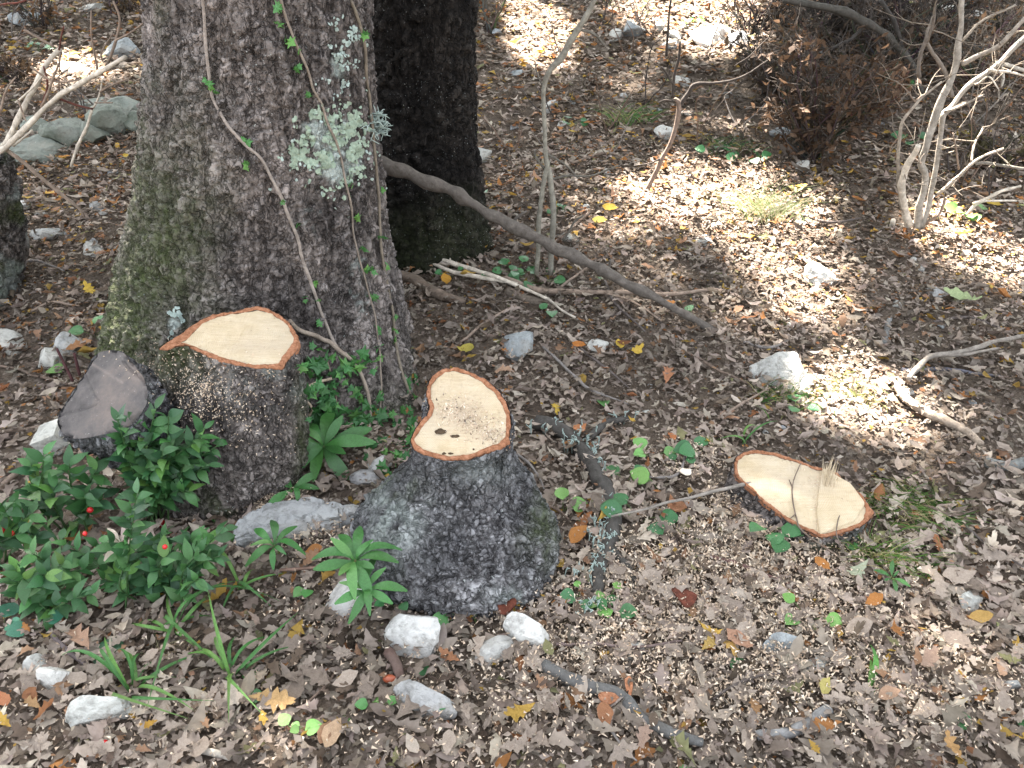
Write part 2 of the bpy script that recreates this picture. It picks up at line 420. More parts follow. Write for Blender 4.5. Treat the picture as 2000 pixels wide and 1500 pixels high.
# the big oak behind the first stump
rows1 = [(0, 299, 716), (150, 293, 724), (300, 286, 738), (400, 273, 746), (500, 252, 757), (600, 230, 776), (700, 214, 803), (800, 190, 828), (900, 175, 845)]
Y1 = 2.40
Pg, th, zz = trunk_rings(rows1, Y1, flute=[(R(-30), .12, .38), (R(-150), .05, .3), (R(-75), .03, .25), (R(-115), -.02, .2)], seed=11)
N = grid_normals(Pg); h, tone = bark_relief(Pg, N, .018, 2.6, .010, 11, 1, 1.35)
fur = 1 - np.abs(fbm(Pg * np.array([34, 34, 4.2]) + 4, 15, 3)) * 2.4; h = h + .011 * (fur - .4); tone = np.clip(tone * (.7 + .5 * sstep(.0, .8, fur)), 0, 1)
Pg = Pg + N * h[..., None]
cz = zz[:, None] + 0 * th; cxn = np.cos(th)[None] + 0 * zz[:, None]
moss = sstep(.2, -.65, cxn + .35 * fbm(Pg * 5, 71)) * sstep(1.2, .2, cz + .35 * fbm(Pg * 4, 72)) * .9
moss = np.maximum(moss, sstep(.2, -.02, cz + .1 * fbm(Pg * 7, 73)) * .75)
moss = np.maximum(moss, sstep(-.5, -.95, cxn) * sstep(-.2, .5, fbm(Pg * 6, 74)) * .8)
oak = thing('oak_tree', (float(Pg[150, :, 0].mean()), Y1, 0), 'large oak with fissured mossy bark, ivy and pale lichen, behind the leaf-shaped cut', 'tree')
v1, f1 = Pg.reshape(-1, 3), grid_faces(*Pg.shape[:2])
warm = fbm(Pg * 2.5, 75)
# crusty pale lichen high on the right of the trunk
pu, pv, _ = pix(Pg)
lich = np.zeros(pu.shape)
for (a, b, sx, sy, am) in [(664, 130, 24, 40, .5), (635, 265, 52, 40, .8), (660, 320, 46, 40, .8), (342, 632, 12, 16, .7), (600, 430, 60, 60, .25), (700, 560, 50, 120, .3)]:
    lich = np.maximum(lich, am * np.exp(-((pu - a) / sx) ** 2 - ((pv - b) / sy) ** 2))
lich = sstep(.12, .3, lich * (.5 + .5 * fbm(Pg * 60, 76, 3)) + .25 * lich * fbm(Pg * 16, 77, 2))
part('trunk', v1, f1, M['bark'], oak, attrs={'tone': np.clip(tone + .12 * warm + .12 * sstep(.3, -.6, cxn) * sstep(.4, .9, cz), 0, 1).ravel(), 'moss': moss.ravel(), 'lichen': lich.ravel()})  # tone raised on the upper left, the sun's glow put into the colour
add_bvh(v1, f1)
# the dark oak behind it
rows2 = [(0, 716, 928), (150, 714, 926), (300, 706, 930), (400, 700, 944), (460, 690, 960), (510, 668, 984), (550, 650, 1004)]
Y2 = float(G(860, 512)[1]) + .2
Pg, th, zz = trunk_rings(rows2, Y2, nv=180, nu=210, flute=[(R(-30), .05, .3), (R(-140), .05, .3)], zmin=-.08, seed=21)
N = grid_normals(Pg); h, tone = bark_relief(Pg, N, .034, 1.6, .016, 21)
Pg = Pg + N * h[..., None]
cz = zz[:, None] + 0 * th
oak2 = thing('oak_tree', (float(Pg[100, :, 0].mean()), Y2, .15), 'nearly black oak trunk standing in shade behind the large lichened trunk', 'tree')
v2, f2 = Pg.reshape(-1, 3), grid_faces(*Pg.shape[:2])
part('trunk', v2, f2, M['bark_shaded'], oak2, attrs={'tone': tone.ravel(), 'moss': (sstep(.5, .2, cz + .1 * fbm(Pg * 7, 73)) * .2).ravel(), 'lichen': np.zeros(tone.size)})
add_bvh(v2, f2)

# ------------------------------------------------------------------ stumps
def resample(poly, n):
    poly = np.asarray(poly, float); q = np.concatenate([poly, poly[:1]])
    d = np.concatenate([[0], np.cumsum(np.linalg.norm(np.diff(q, axis=0), axis=1))])
    u = np.linspace(0, d[-1], n, endpoint=False)
    return np.stack([np.interp(u, d, q[:, k]) for k in range(q.shape[1])], -1)
def smooth_closed(poly, n, it=2):
    p = resample(poly, n)
    for _ in range(it): p = .25 * np.roll(p, 1, 0) + .5 * p + .25 * np.roll(p, -1, 0)
    return p
def on_plane(px, c, nrm):
    d = rays(px[:, 0], px[:, 1]); o = np.array([0, 0, CAMH])
    t = ((c - o) @ nrm) / (d @ nrm)
    return o + d * t[:, None]
def stump_body(outline, rings, nv, cell, depth, seed, tall=1.2, rim=.02, low=.02, swell=None):
    """outline: top edge (nu,3); rings from just under the top down: (z, cx, cy, rx, ry, weight of the top outline)"""
    nu = len(outline); c = outline.mean(0); th = np.arctan2(outline[:, 1] - c[1], outline[:, 0] - c[0])
    rel = outline - c
    levels = [outline]
    for (z, cx, cy, rx, ry, w) in rings:
        e = np.stack([cx + rx * np.cos(th), cy + ry * np.sin(th), z + 0 * th], -1)
        s = np.stack([cx + rel[:, 0], cy + rel[:, 1], z + rel[:, 2]], -1)
        levels.append(e * (1 - w) + s * w)
    L = np.stack(levels)
    k = np.linspace(0, len(L) - 1, nv)
    Pg = catmull(L.reshape(len(L), -1), nv).reshape(nv, nu, 3)
    N = grid_normals(Pg)
    cen = Pg.mean(1, keepdims=True); sgn = np.sign(((Pg - cen) * N)[..., :2].sum(-1).mean()); N = N * sgn
    fall = sstep(0, .1, np.linspace(0, 1, nv))[:, None]
    lowf = fbm(Pg * 6, seed + 9, 3) * low * fall
    Pg = Pg + N * lowf[..., None]
    if swell:
        su, sv, _ = pix(Pg)
        front = (Pg[..., 1] < cen[..., 1] + .05)
        for (a, b, sx, sy, am) in swell: Pg = Pg + N * (am * np.exp(-((su - a) / sx) ** 2 - ((sv - b) / sy) ** 2) * front)[..., None]
        Pg = Pg + N * (.007 * (1 - np.abs(fbm(Pg * np.array([24, 24, 7]), seed + 60, 3)) * 2.5) * fall)[..., None]
    h, tone = bark_relief(Pg, N, cell, tall, depth, seed, 1, .7)
    Pg = Pg + N * (h * (.25 + .75 * fall) + depth * .35 * (1 - fall))[..., None]
    return Pg, tone, (grid_faces(nv, nu) if sgn < 0 else grid_faces(nv, nu)[:, ::-1])
def cut_disc(inner, nrm, seed, pith=None, rough=.0015, nr=26):
    """flat sawn face inside the bark ring"""
    c = inner.mean(0) if pith is None else pith
    s = np.linspace(0, 1, nr) ** .85
    Pg = c + (inner - c)[None] * s[::-1][:, None, None]
    Pg = Pg + nrm * (rough * fbm(Pg * 40, seed, 3) + (rough * .8 * vnoise(Pg * np.array([160, 12, 12]), seed + 2) if rough < .002 else rough * fbm(Pg * 14, seed + 2)))[..., None]
    rad = np.linalg.norm(Pg - c, axis=-1)
    return Pg, rad
def bark_ring(outer, inner, nrm, seed, h=.004):
    """the torn ring of orange inner bark between the wood and the outer bark"""
    n = len(outer); lv = []
    for s, up in ((0, .001), (.2, h * .9), (.5, h * 1.1), (.8, h), (1.03, -.003), (1.04, -.014)):
        r = inner + (outer - inner) * s
        r = r + nrm * (up + h * .7 * fbm(r * 150, seed, 2) * (0 < s < 1.03))[..., None] if np.ndim(up) else r + nrm * (up + h * .9 * fbm(r * 130, seed, 2) * (1 if 0 < s < 1.03 else 0))[:, None]
        lv.append(r)
    Pg = np.stack(lv)
    return Pg

def fresh_stump(base, label, z_out, z_in, to_px, cpix, Yc, nrm, rings, nv, nu, cell, depth, seed, low, moss_fn, heart, mat='bark_stump', tall=1.2, pith_px=None, jag=.0022, swell=None):
    nrm = np.array(nrm, float); nrm /= np.linalg.norm(nrm)
    c = P(cpix[0], cpix[1], Yc)
    out3 = on_plane(smooth_closed(to_px(np.array(z_out, float)), nu), c, nrm)
    in3 = on_plane(smooth_closed(to_px(np.array(z_in, float)), nu), c, nrm); ic = in3.mean(0)
    in3 = in3 + (in3 - ic) / np.linalg.norm(in3 - ic, axis=1, keepdims=True) * (.0032 * vnoise(in3 * 45, seed + 8) + .0015 * vnoise(in3 * 140, seed + 9))[:, None]
    # pair the two outlines by the nearest start and the same turning sense
    def turn(p): return np.sign(np.sum(p[:, 0] * np.roll(p[:, 1], -1) - np.roll(p[:, 0], -1) * p[:, 1]))
    cc = in3.mean(0)
    if turn(out3 - cc) < 0: out3 = out3[::-1]
    if turn(in3 - cc) < 0: in3 = in3[::-1]
    k = np.argmin(np.linalg.norm(in3 - out3[0], axis=1)); in3 = np.roll(in3, -k, 0)
    # re-pair: every inner point follows the outer one by angle along the loop
    ox = out3 - c
    out3 = out3 + (out3 - cc) / np.linalg.norm(out3 - cc, axis=1, keepdims=True) * (jag * vnoise(out3 * 160, seed + 5) + jag * vnoise(out3 * 70, seed + 6))[:, None]
    t = thing('tree_stump', base, label, 'tree stump')
    Pg, tone, f = stump_body(out3, rings(out3.mean(0)), nv, cell, depth, seed, tall=tall, low=low, swell=swell)
    moss, lich = moss_fn(Pg)
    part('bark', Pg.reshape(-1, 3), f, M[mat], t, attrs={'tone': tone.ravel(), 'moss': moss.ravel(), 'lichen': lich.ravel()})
    add_bvh(Pg.reshape(-1, 3), f)
    ring = bark_ring(out3, in3, nrm, seed)
    face, rad = cut_disc(in3, nrm, seed + 1, None if pith_px is None else on_plane(np.array([pith_px], float), c, nrm)[0])
    hx, hy, _ = pix(face)
    ht = np.zeros(rad.shape)
    for (a, b, sx, sy, am) in heart: ht = np.maximum(ht, am * np.exp(-((hx - a) / sx) ** 2 - ((hy - b) / sy) ** 2))
    co = part('cut_face', face.reshape(-1, 3), grid_faces(*face.shape[:2]), M['wood'], t, attrs={'ring': rad.ravel(), 'heart': ht.ravel()})
    add_bvh(face.reshape(-1, 3), grid_faces(*face.shape[:2]))
    part('inner_bark_ring', ring.reshape(-1, 3), grid_faces(*ring.shape[:2]), M['inner_bark'], t)
    return t, c, nrm, out3, in3

# stump with the kidney-shaped cut and swollen foot, in front
S2o = [(390,470),(410,430),(440,380),(490,330),(500,290),(480,230),(485,170),(515,120),(570,85),(640,80),(720,100),(800,140),(870,200),(910,260),(935,330),(940,400),(925,460),(938,490),(880,520),(800,545),(700,578),(600,582),(520,570),(450,545),(405,505)]
S2i = [(412,468),(432,440),(462,392),(512,340),(522,290),(505,235),(510,178),(535,135),(580,105),(640,98),(712,118),(785,160),(848,215),(885,268),(912,335),(918,400),(905,455),(870,490),(790,522),(700,552),(600,558),(528,546),(462,520),(425,492)]
b2 = G(895, 1130); Y2c = 1.60
def rings2(c):
    x = P(888, 1050, 1.52)[0]; y = 1.53
    return [(c[2]-.05, c[0]+.003, c[1]-.01, .125, .12, .9), (c[2]-.12, c[0]-.005, c[1]-.03, .14, .135, .5), (.185, x+.01, y+.02, .18, .165, .12), (.12, x+.0, y, .232, .22, 0), (.06, x, y-.01, .256, .243, 0), (.0, x+.005, y-.01, .246, .235, 0), (-.06, x+.015, y-.005, .205, .2, 0), (-.12, x+.01, y, .15, .16, 0)]
def moss2(Pg):
    u, v, _ = pix(Pg)
    mo = .8 * np.exp(-((u - 1060) / 38) ** 2 - ((v - 1035) / 70) ** 2) * sstep(-.3, .3, fbm(Pg * 14, 81)) + .5 * np.exp(-((u - 760) / 70) ** 2 - ((v - 950) / 30) ** 2) * sstep(-.2, .3, fbm(Pg * 15, 83))
    li = .75 * np.exp(-((u - 765) / 62) ** 2 - ((v - 1020) / 75) ** 2) * sstep(-.5, .3, fbm(Pg * 22, 82)) + .6 * np.exp(-((u - 1020) / 60) ** 2 - ((v - 1170) / 26) ** 2) * sstep(-.2, .4, fbm(Pg * 30, 85)) + .3 * np.exp(-((u - 940) / 60) ** 2 - ((v - 920) / 30) ** 2)
    return np.clip(mo, 0, 1), np.clip(li, 0, .8) * .85
ST2 = fresh_stump(b2, 'stump with kidney-shaped cream cut face on a swollen dark bark foot', S2o, S2i, lambda z: np.stack([660 + z[:, 0] * .36, 690 + z[:, 1] * .36], -1),
    (900, 810), Y2c, (.03, -.30, .95), rings2, 205, 370, .019, .0065, 41, .024, moss2, [(905, 810, 50, 38, .75), (950, 850, 50, 18, .5), (870, 770, 60, 40, .3)], swell=[(760,1030,60,70,.022),(850,1010,22,70,-.016),(1035,1165,60,28,.02),(960,1120,60,30,-.014),(1065,1050,40,70,.016),(1005,960,26,60,-.010),(930,930,30,40,.008),(880,1180,50,30,.012)])

# stump against the oak, with an older grey cut beside it
S1o = [(870,405),(900,368),(990,330),(1050,280),(1120,230),(1200,190),(1330,172),(1420,150),(1500,130),(1580,145),(1660,190),(1720,240),(1770,310),(1785,370),(1760,420),(1720,460),(1690,500),(1668,542),(1600,532),(1500,532),(1400,515),(1300,493),(1200,462),(1120,422),(1060,385),(980,388),(920,412)]
S1i = [(1010,365),(1045,350),(1085,305),(1150,242),(1250,197),(1400,172),(1500,155),(1600,175),(1680,232),(1735,300),(1750,340),(1722,400),(1690,440),(1650,500),(1610,512),(1500,512),(1350,487),(1200,436),(1100,392),(1050,370)]
Y1c = 1.80
b1 = G(470, 930)
def rings1(c):
    A = lambda l, r, row, y: (P(l, row, y)[0], P(r, row, y)[0])
    def R_(l, r, row, y, ry, z, w):
        a, b = A(l, r, row, y); return (z, (a + b) / 2, y, (b - a) / 2, ry, w)
    return [(c[2]-.05, c[0]-.005, c[1]-.005, .15, .12, .85), R_(345, 592, 760, 1.80, .15, c[2]-.12, .35), R_(305, 600, 820, 1.80, .165, .19, .1), R_(275, 600, 880, 1.80, .17, .11, 0), R_(285, 598, 930, 1.80, .17, .04, 0), R_(310, 596, 960, 1.80, .165, -.02, 0), R_(330, 590, 990, 1.80, .15, -.1, 0)]
def moss1(Pg):
    u, v, _ = pix(Pg)
    mo = np.exp(-((u - 330) / 70) ** 2 - ((v - 700) / 50) ** 2) * .8 + .7 * np.exp(-((u - 470) / 90) ** 2 - ((v - 990) / 40) ** 2) * sstep(-.2, .3, fbm(Pg * 16, 84)) + .6 * np.exp(-((u - 590) / 16) ** 2) * sstep(700, 780, v)
    li = .5 * np.exp(-((u - 520) / 70) ** 2 - ((v - 750) / 40) ** 2) * sstep(-.3, .3, fbm(Pg * 25, 86))
    return np.clip(mo, 0, 1), np.clip(li, 0, 1)
ST1 = fresh_stump(b1, 'stump with leaf-shaped cream cut face joined to an old grey cut, against the big oak', S1o, S1i, lambda z: np.stack([50 + z[:, 0] * .3, 560 + z[:, 1] * .3], -1),
    (480, 665), Y1c, (.06, -.12, .98), rings1, 180, 370, .02, .006, 51, .03, moss1, [(500, 678, 60, 14, .4), (555, 690, 25, 20, .3)], swell=[(330,740,50,40,.02),(430,820,16,100,-.012),(540,900,30,90,.012),(480,960,60,40,.014),(590,780,14,90,-.01)], mat='bark')
# its older, weathered limb
OLDz = [(205,880),(215,830),(270,740),(330,650),(390,560),(430,470),(480,425),(560,412),(640,430),(700,500),(770,590),(795,680),(790,760),(750,830),(700,890),(620,940),(500,962),(400,987),(320,992),(250,962),(212,912)]
oc = P(200, 775, 1.70); on_ = np.array([-.28, -.50, .82]); on_ /= np.linalg.norm(on_)
old = np.array(OLDz, float); old = np.stack([50 + old[:, 0] * .3, 560 + old[:, 1] * .3], -1)
old3 = on_plane(smooth_closed(old, 260), oc, on_)
if np.sum(old3[:, 0] * np.roll(old3[:, 1], -1) - np.roll(old3[:, 0], -1) * old3[:, 1]) < 0: old3 = old3[::-1]
ocm = old3.mean(0); dn = -on_ * .6 + np.array([.30, .12, -.75]) * .5; dn /= np.linalg.norm(dn)
lv = [old3]
for s, k in ((.03, 1.02), (.08, 1.0), (.16, .95), (.26, .92), (.38, .9)):
    lv.append(ocm + dn * s + (old3 - ocm) * k)
Pg = catmull(np.stack(lv).reshape(len(lv), -1), 90).reshape(90, 260, 3)
N = grid_normals(Pg); N *= np.sign(((Pg - Pg.mean(1, keepdims=True)) * N).sum(-1).mean())
h, tone = bark_relief(Pg, N, .022, 1., .011, 61)
fall = sstep(0, .15, np.linspace(0, 1, 90))[:, None]
Pg = Pg + N * ((h + .004) * fall)[..., None]
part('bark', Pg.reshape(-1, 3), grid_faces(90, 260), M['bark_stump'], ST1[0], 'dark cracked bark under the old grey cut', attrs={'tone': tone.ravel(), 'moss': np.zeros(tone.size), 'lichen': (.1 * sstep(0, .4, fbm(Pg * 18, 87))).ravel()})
add_bvh(Pg.reshape(-1, 3), grid_faces(90, 260))
face, rad = cut_disc(old3, on_, 66, rough=.003)
fu, fv, _ = pix(face)
crackd = np.abs((fu - 250) * .62 - (fv - 735) * .78 + 6 * fbm(face * 20, 67))   # an old drying crack
edge = sstep(0, 26, np.abs(fu - 240)) 
cut = np.exp(-(np.abs((fv - 726) - .95 * (fu - 262) - 5 * fbm(face * 30, 68)) / 3.2) ** 2) * (fu > 240) * (fu < 285)
cut2 = np.exp(-(np.abs((fv - 800) + .35 * (fu - 160) - 6 * fbm(face * 26, 69)) / 2.2) ** 2) * (fu < 190) + .6 * np.exp(-(np.abs((fu - 185) - .5 * (fv - 770) - 8 * fbm(face * 22, 70)) / 1.8) ** 2) * (fv < 790)
rimd = np.linspace(1, 0, face.shape[0])[:, None]
face = face - on_ * (cut * .012 + cut2 * .005 + .012 * (rimd > .93) * sstep(-.1, .4, fbm(face * 45, 71)))[..., None]
part('cut_face', face.reshape(-1, 3), grid_faces(*face.shape[:2]), M['grey_wood'], ST1[0], 'older weathered cut face, grey brown with a drying crack', attrs={'heart': (np.exp(-((fv - 905 + (fu - 150) * .2) / 30) ** 2) * .5 + .6 * np.exp(-(np.abs((fv - 726) - .62 * (fu - 205)) / 3) ** 2) * (fu < 240)).ravel() * .6})
add_bvh(face.reshape(-1, 3), grid_faces(*face.shape[:2]))

# low slanted stump on the right
S3o = [(312,300),(340,220),(400,178),(480,153),(580,153),(700,173),(820,208),(950,248),(1050,290),(1130,322),(1200,330),(1320,370),(1430,480),(1500,530),(1580,600),(1640,700),(1692,752),(1600,862),(1500,912),(1350,962),(1250,988),(1150,1000),(1100,965),(1000,922),(870,852),(750,772),(640,692),(560,612),(500,542),(420,482),(345,412)]
S3i = [(345,300),(365,240),(415,203),(490,183),(580,185),(700,202),(815,233),(940,270),(1050,312),(1130,345),(1200,350),(1310,390),(1415,492),(1480,545),(1550,615),(1590,700),(1610,755),(1560,835),(1480,885),(1340,935),(1250,958),(1160,965),(1110,940),(1010,898),(885,828),(765,750),(655,670),(580,600),(515,525),(440,468),(372,402)]
b3 = G(1570, 1050)
Y3c = float(b3[1]) + .095
def rings3(c):
    g = float(ground_z(c[0], c[1]))
    return [(c[2]-.015, c[0]-.004, c[1]-.004, .2, .15, 1.0), (c[2]-.05, c[0]-.012, c[1]-.008, .205, .145, .8), (c[2]-.1, c[0]-.01, c[1], .22, .16, .55), (c[2]-.2, c[0], c[1], .22, .16, .4)]
def moss3(Pg):
    u, v, _ = pix(Pg)
    return np.clip(.9 * np.exp(-((u - 1620) / 60) ** 2 - ((v - 1080) / 30) ** 2) * sstep(-.2, .3, fbm(Pg * 18, 88)), 0, 1), .6 * sstep(1625, 1690, u) * sstep(-.2, .3, fbm(Pg * 30, 89))
ST3 = fresh_stump(b3, 'low slanted stump with long pale cut face and a splintered ridge', S3o, S3i, lambda z: np.stack([1370 + z[:, 0] * .2, 850 + z[:, 1] * .2], -1),
    (1570, 965), Y3c, (-.04, -.2, .97), rings3, 70, 320, .018, .007, 91, .012, moss3, [(1490, 938, 20, 6, .5), (1530, 940, 60, 22, .15)], mat='bark')
# ------------------------------------------------------------------ leaves: shapes
def oak_leaf(n=13, lobes=3, width=.28, curl=.2, fold=.15, twist=.0, seed=0):
    """round-lobed blade of length 1 along +X with a midrib, crumpled; n stations along the midrib"""
    r = np.random.default_rng(seed)
    t = np.linspace(0, 1, n)
    if lobes: t = t ** .92
    w = width * np.sin(np.pi * t ** 1.3) ** .75
    sh = np.zeros(n)
    if lobes:
        ph = r.uniform(0, .6); lob = .5 - .5 * np.cos(2 * np.pi * (lobes + .5) * t + ph); w = w * (.5 + .62 * lob); sh = .07 * lob
    w[0], w[-1] = .012, .03
    wl, wr = w * (1 + .1 * r.normal(size=n)), w * (1 + .1 * r.normal(size=n))
    mid = np.stack([t, .05 * np.sin(3 * t + seed), 0 * t], -1)
    L = mid + np.stack([sh, wl, 0 * t], -1); Rr = mid + np.stack([sh, -wr, 0 * t], -1)
    v = np.concatenate([mid, L, Rr])
    z = curl * ((v[:, 0] - .5) ** 2) * 2.4 + fold * np.abs(v[:, 1]) * 1.7 + twist * v[:, 1] * (v[:, 0] - .5) * 3.5
    q = v * np.array([3.2, 4.5, 1]) + seed * 3.3
    z = z + .07 * vnoise(q, seed) + .03 * r.normal(size=len(v)) * (np.arange(len(v)) >= n)
    v = np.stack([v[:, 0] * (1 - abs(curl) * .2), v[:, 1] * (1 - abs(fold) * .45), z], -1)
    i = np.arange(n - 1)
    f = np.concatenate([np.stack([i, i + 1, n + i + 1, n + i], -1), np.stack([i + 1, i, 2 * n + i, 2 * n + i + 1], -1)])
    return v - np.array([.5, 0, 0]), f
def oval_leaf(n=6, width=.3, curl=.15, fold=.1, seed=0): return oak_leaf(n, 0, width, curl, fold, .0, seed)
def scatter_leaves(pos, size, yaw, tilt, roll, templ, which, cols, zlift):
    """numpy copy of templates to positions -> vertices, quads, colours"""
    Vs, Fs, Cs, o = [], [], [], 0
    for k, (tv, tf) in enumerate(templ):
        m = np.where(which == k)[0]
        if not len(m): continue
        cy, sy, ct, st, cr, sr = np.cos(yaw[m]), np.sin(yaw[m]), np.cos(tilt[m]), np.sin(tilt[m]), np.cos(roll[m]), np.sin(roll[m])
        x, y, z = tv[:, 0][None], tv[:, 1][None], tv[:, 2][None]
        y1, z1 = y * cr[:, None] - z * sr[:, None], y * sr[:, None] + z * cr[:, None]
        x2, z2 = x * ct[:, None] - z1 * st[:, None], x * st[:, None] + z1 * ct[:, None]
        x3, y3 = x2 * cy[:, None] - y1 * sy[:, None], x2 * sy[:, None] + y1 * cy[:, None]
        v = np.stack([x3, y3, z2], -1) * size[m][:, None, None] + pos[m][:, None]
        v[..., 2] += zlift[m][:, None]
        Vs.append(v.reshape(-1, 3)); n = len(tv)
        Fs.append((tf[None] + (np.arange(len(m)) * n)[:, None, None] + o).reshape(-1, tf.shape[1])); o += len(m) * n
        Cs.append(np.repeat(cols[m], n, 0))
    return np.concatenate(Vs), np.concatenate(Fs), np.concatenate(Cs)

# ------------------------------------------------------------------ the wood's canopy: it shades the floor and lets the sun through where the photograph has sun
# gaps: photo x, y, half width, half height, turn, share of the sun let through
GAPS = [(1440,400,125,45,.1,1),(1490,455,60,50,.6,.9),(1550,525,95,50,.7,.75),(1610,590,75,45,.8,.55),(1660,680,90,45,.9,.62),
        (1690,790,82,48,.25,1),(1760,860,100,40,.3,.55),(1600,930,70,30,.4,.4),(1850,455,50,30,.5,.95),(1935,510,100,28,.35,.95),(1960,560,70,25,.3,.5),
        (1055,75,42,42,0,.8),(1020,25,22,35,0,.8),(1350,15,95,32,0,.9),(1400,78,60,26,0,1),(1300,100,60,25,0,.45),(1250,165,85,25,0,.45),(1120,150,60,20,0,.3),
        (1335,235,40,22,.3,.55),(1415,245,55,22,.2,.6),(1480,300,40,18,.3,.3),(1210,440,100,80,.4,.5),(1270,560,110,60,.5,.56),(1350,640,90,40,.4,.4),(1480,610,90,60,.5,.55),
        (80,158,130,30,-.15,.5),(150,135,40,18,0,.9),(255,145,60,22,0,.5),(255,25,40,25,0,.4),(35,360,30,22,0,.4),(70,60,20,12,0,.3),
        (1930,190,60,36,.3,.45),(1690,370,70,25,.1,.35),(1620,190,70,40,.3,.15),
        (700,1440,320,80,.05,.42),(1500,1330,500,140,0,.3),(480,1300,120,60,0,.10),(1300,1120,160,60,0,.08),(930,1440,90,50,0,.07),(1850,950,120,50,.3,.15),(1500,20,60,25,0,.4),(1590,60,40,30,0,.25)]
up_ = np.array([0, 0, 1.]); eU = np.cross(up_, TO_SUN); eU /= np.linalg.norm(eU); eV = np.cross(TO_SUN, eU)
gl, gp = [], []
for (a, b, sx, sy, tr, T) in GAPS:
    gp.append(T)
GA_ = np.array(GAPS, float)
LIT = []                                          # points in the air that the sun reaches: (point, radius, share)
for t in np.linspace(0, 1, 7): LIT.append((P(10 + 225 * t, 275 - 160 * t, 2.45), .03, .6))
for t in np.linspace(0, 1, 5): LIT.append((P(10 + 100 * t, 265 - 165 * t, 2.45), .03, .6))
def lit_share(p):
    """share of the sun that should pass by a canopy leaf at p"""
    q = p.copy()                                   # follow the sunbeam down to the floor
    t = np.zeros(len(p))
    for _ in range(11):
        g = ground_z(q[:, 0], q[:, 1]); s = (q[:, 2] - g) / TO_SUN[2] * .92; q = q - TO_SUN * s[:, None]
    u, v, zc = pix(q); ok = (zc > .3)
    T = np.zeros(len(p))
    for (a, b, sx, sy, tr, s) in GAPS:
        dx, dy = u - a, v - b; x = dx * math.cos(tr) + dy * math.sin(tr); y = -dx * math.sin(tr) + dy * math.cos(tr)
        r = np.sqrt((x / sx) ** 2 + (y / sy) ** 2) / (1.55 if s > .7 else .9) + .25 * vnoise(np.stack([u / 45, v / 30, 0 * u], -1), 3)
        T = np.maximum(T, np.where(ok, s ** (1.0 if s > .7 else 2.8) * (1 - sstep(.9, 1.3, r)), 0))
    pu_, pv_ = p @ eU, p @ eV
    for (c, rad, s) in LIT:
        d = np.hypot(pu_ - c @ eU, pv_ - c @ eV); T = np.maximum(T, s * (1 - sstep(rad * .8, rad * 1.9, d)))
    return T
NC = 140000
fx, fy = rng.uniform(-5.6, 6.2, NC), rng.uniform(.1, 9.0, NC)
k_ = np.abs(fx) < .72 * fy + 1.3; fx, fy = fx[k_], fy[k_]; NC = len(fx)
hgt = rng.uniform(13, 15.5, NC)
cp = np.stack([fx, fy, ground_z(fx, fy)], -1) + TO_SUN * (hgt / TO_SUN[2])[:, None]
T = lit_share(cp)
LAI = -np.log(np.clip(T, .0, 1) + .012)            # leaves wanted over each spot
keep = rng.random(NC) < np.clip(LAI / 4.5, 0, 1)
keep &= T < .9
cp = cp[keep]; n = len(cp)
ct = [(np.array([(-.5, 0, .02), (.02, .33, .0), (.5, .0, .03), (-.03, -.33, .06)]), np.array([(0, 3, 2, 1)])), (np.array([(-.5, 0, .0), (-.1, .3, .06), (.5, .04, .0), (.1, -.3, .02)]), np.array([(0, 3, 2, 1)]))]
ccol = np.array([(.10, .16, .03), (.16, .2, .04), (.25, .22, .05)])[rng.integers(0, 3, n)] * rng.uniform(.8, 1.2, (n, 1))
cv, cf, cc = scatter_leaves(cp, rng.uniform(.09, .14, n), rng.uniform(0, 2 * np.pi, n), rng.normal(0, .45, n), rng.normal(0, .45, n), ct, rng.integers(0, 2, n), ccol, np.zeros(n))
# an unseen lower leaf layer, added to block skylight and darken the back
NL = 42000
lx, ly, lh = rng.uniform(-11, 10, NL), rng.uniform(3.0, 17, NL), rng.uniform(5.5, 9, NL)
lp = np.stack([lx, ly, ground_z(lx, ly) + lh], -1); lp = lp[lit_share(lp) < .02]; n2_ = len(lp)
c2v, c2f, c2c = scatter_leaves(lp, rng.uniform(.16, .3, n2_), rng.uniform(0, 6.283, n2_), rng.normal(0, .5, n2_), rng.normal(0, .5, n2_), ct, rng.integers(0, 2, n2_), np.tile((.07, .10, .03), (n2_, 1)) * rng.uniform(.7, 1.3, (n2_, 1)), np.zeros(n2_))
cf = np.concatenate([cf, c2f + len(cv)]); cv = np.concatenate([cv, c2v]); cc = np.concatenate([cc, c2c])
tag(link('forest_canopy', mesh_data('forest_canopy', cv, cf, M['canopy'], attrs={'col': cc})), 'leafy tree canopy above the woodland floor, with an added layer darkening the back', 'canopy', None, 'stuff')

# ------------------------------------------------------------------ leaf litter
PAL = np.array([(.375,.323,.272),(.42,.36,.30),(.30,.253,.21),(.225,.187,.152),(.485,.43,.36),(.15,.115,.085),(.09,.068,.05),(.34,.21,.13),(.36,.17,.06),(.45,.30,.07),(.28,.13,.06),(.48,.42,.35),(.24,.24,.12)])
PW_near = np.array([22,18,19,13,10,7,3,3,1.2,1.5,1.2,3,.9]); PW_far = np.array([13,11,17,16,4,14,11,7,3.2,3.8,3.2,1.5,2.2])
def blocked(p):
    x, y = p[:, 0], p[:, 1]
    b = np.zeros(len(p), bool)
    c1 = v1.reshape(380, -1, 3)[40].mean(0); b |= np.hypot(x - c1[0], y - Y1) < .30
    b |= np.hypot(x - (P(888, 1050, 1.52)[0]), y - 1.53) < .2
    b |= np.hypot((x - ST1[1][0] + .03) / .17, (y - 1.87) / .16) < 1
    b |= np.hypot((x - ST3[1][0]) / .16, (y - ST3[1][1]) / .08) < 1
    return b
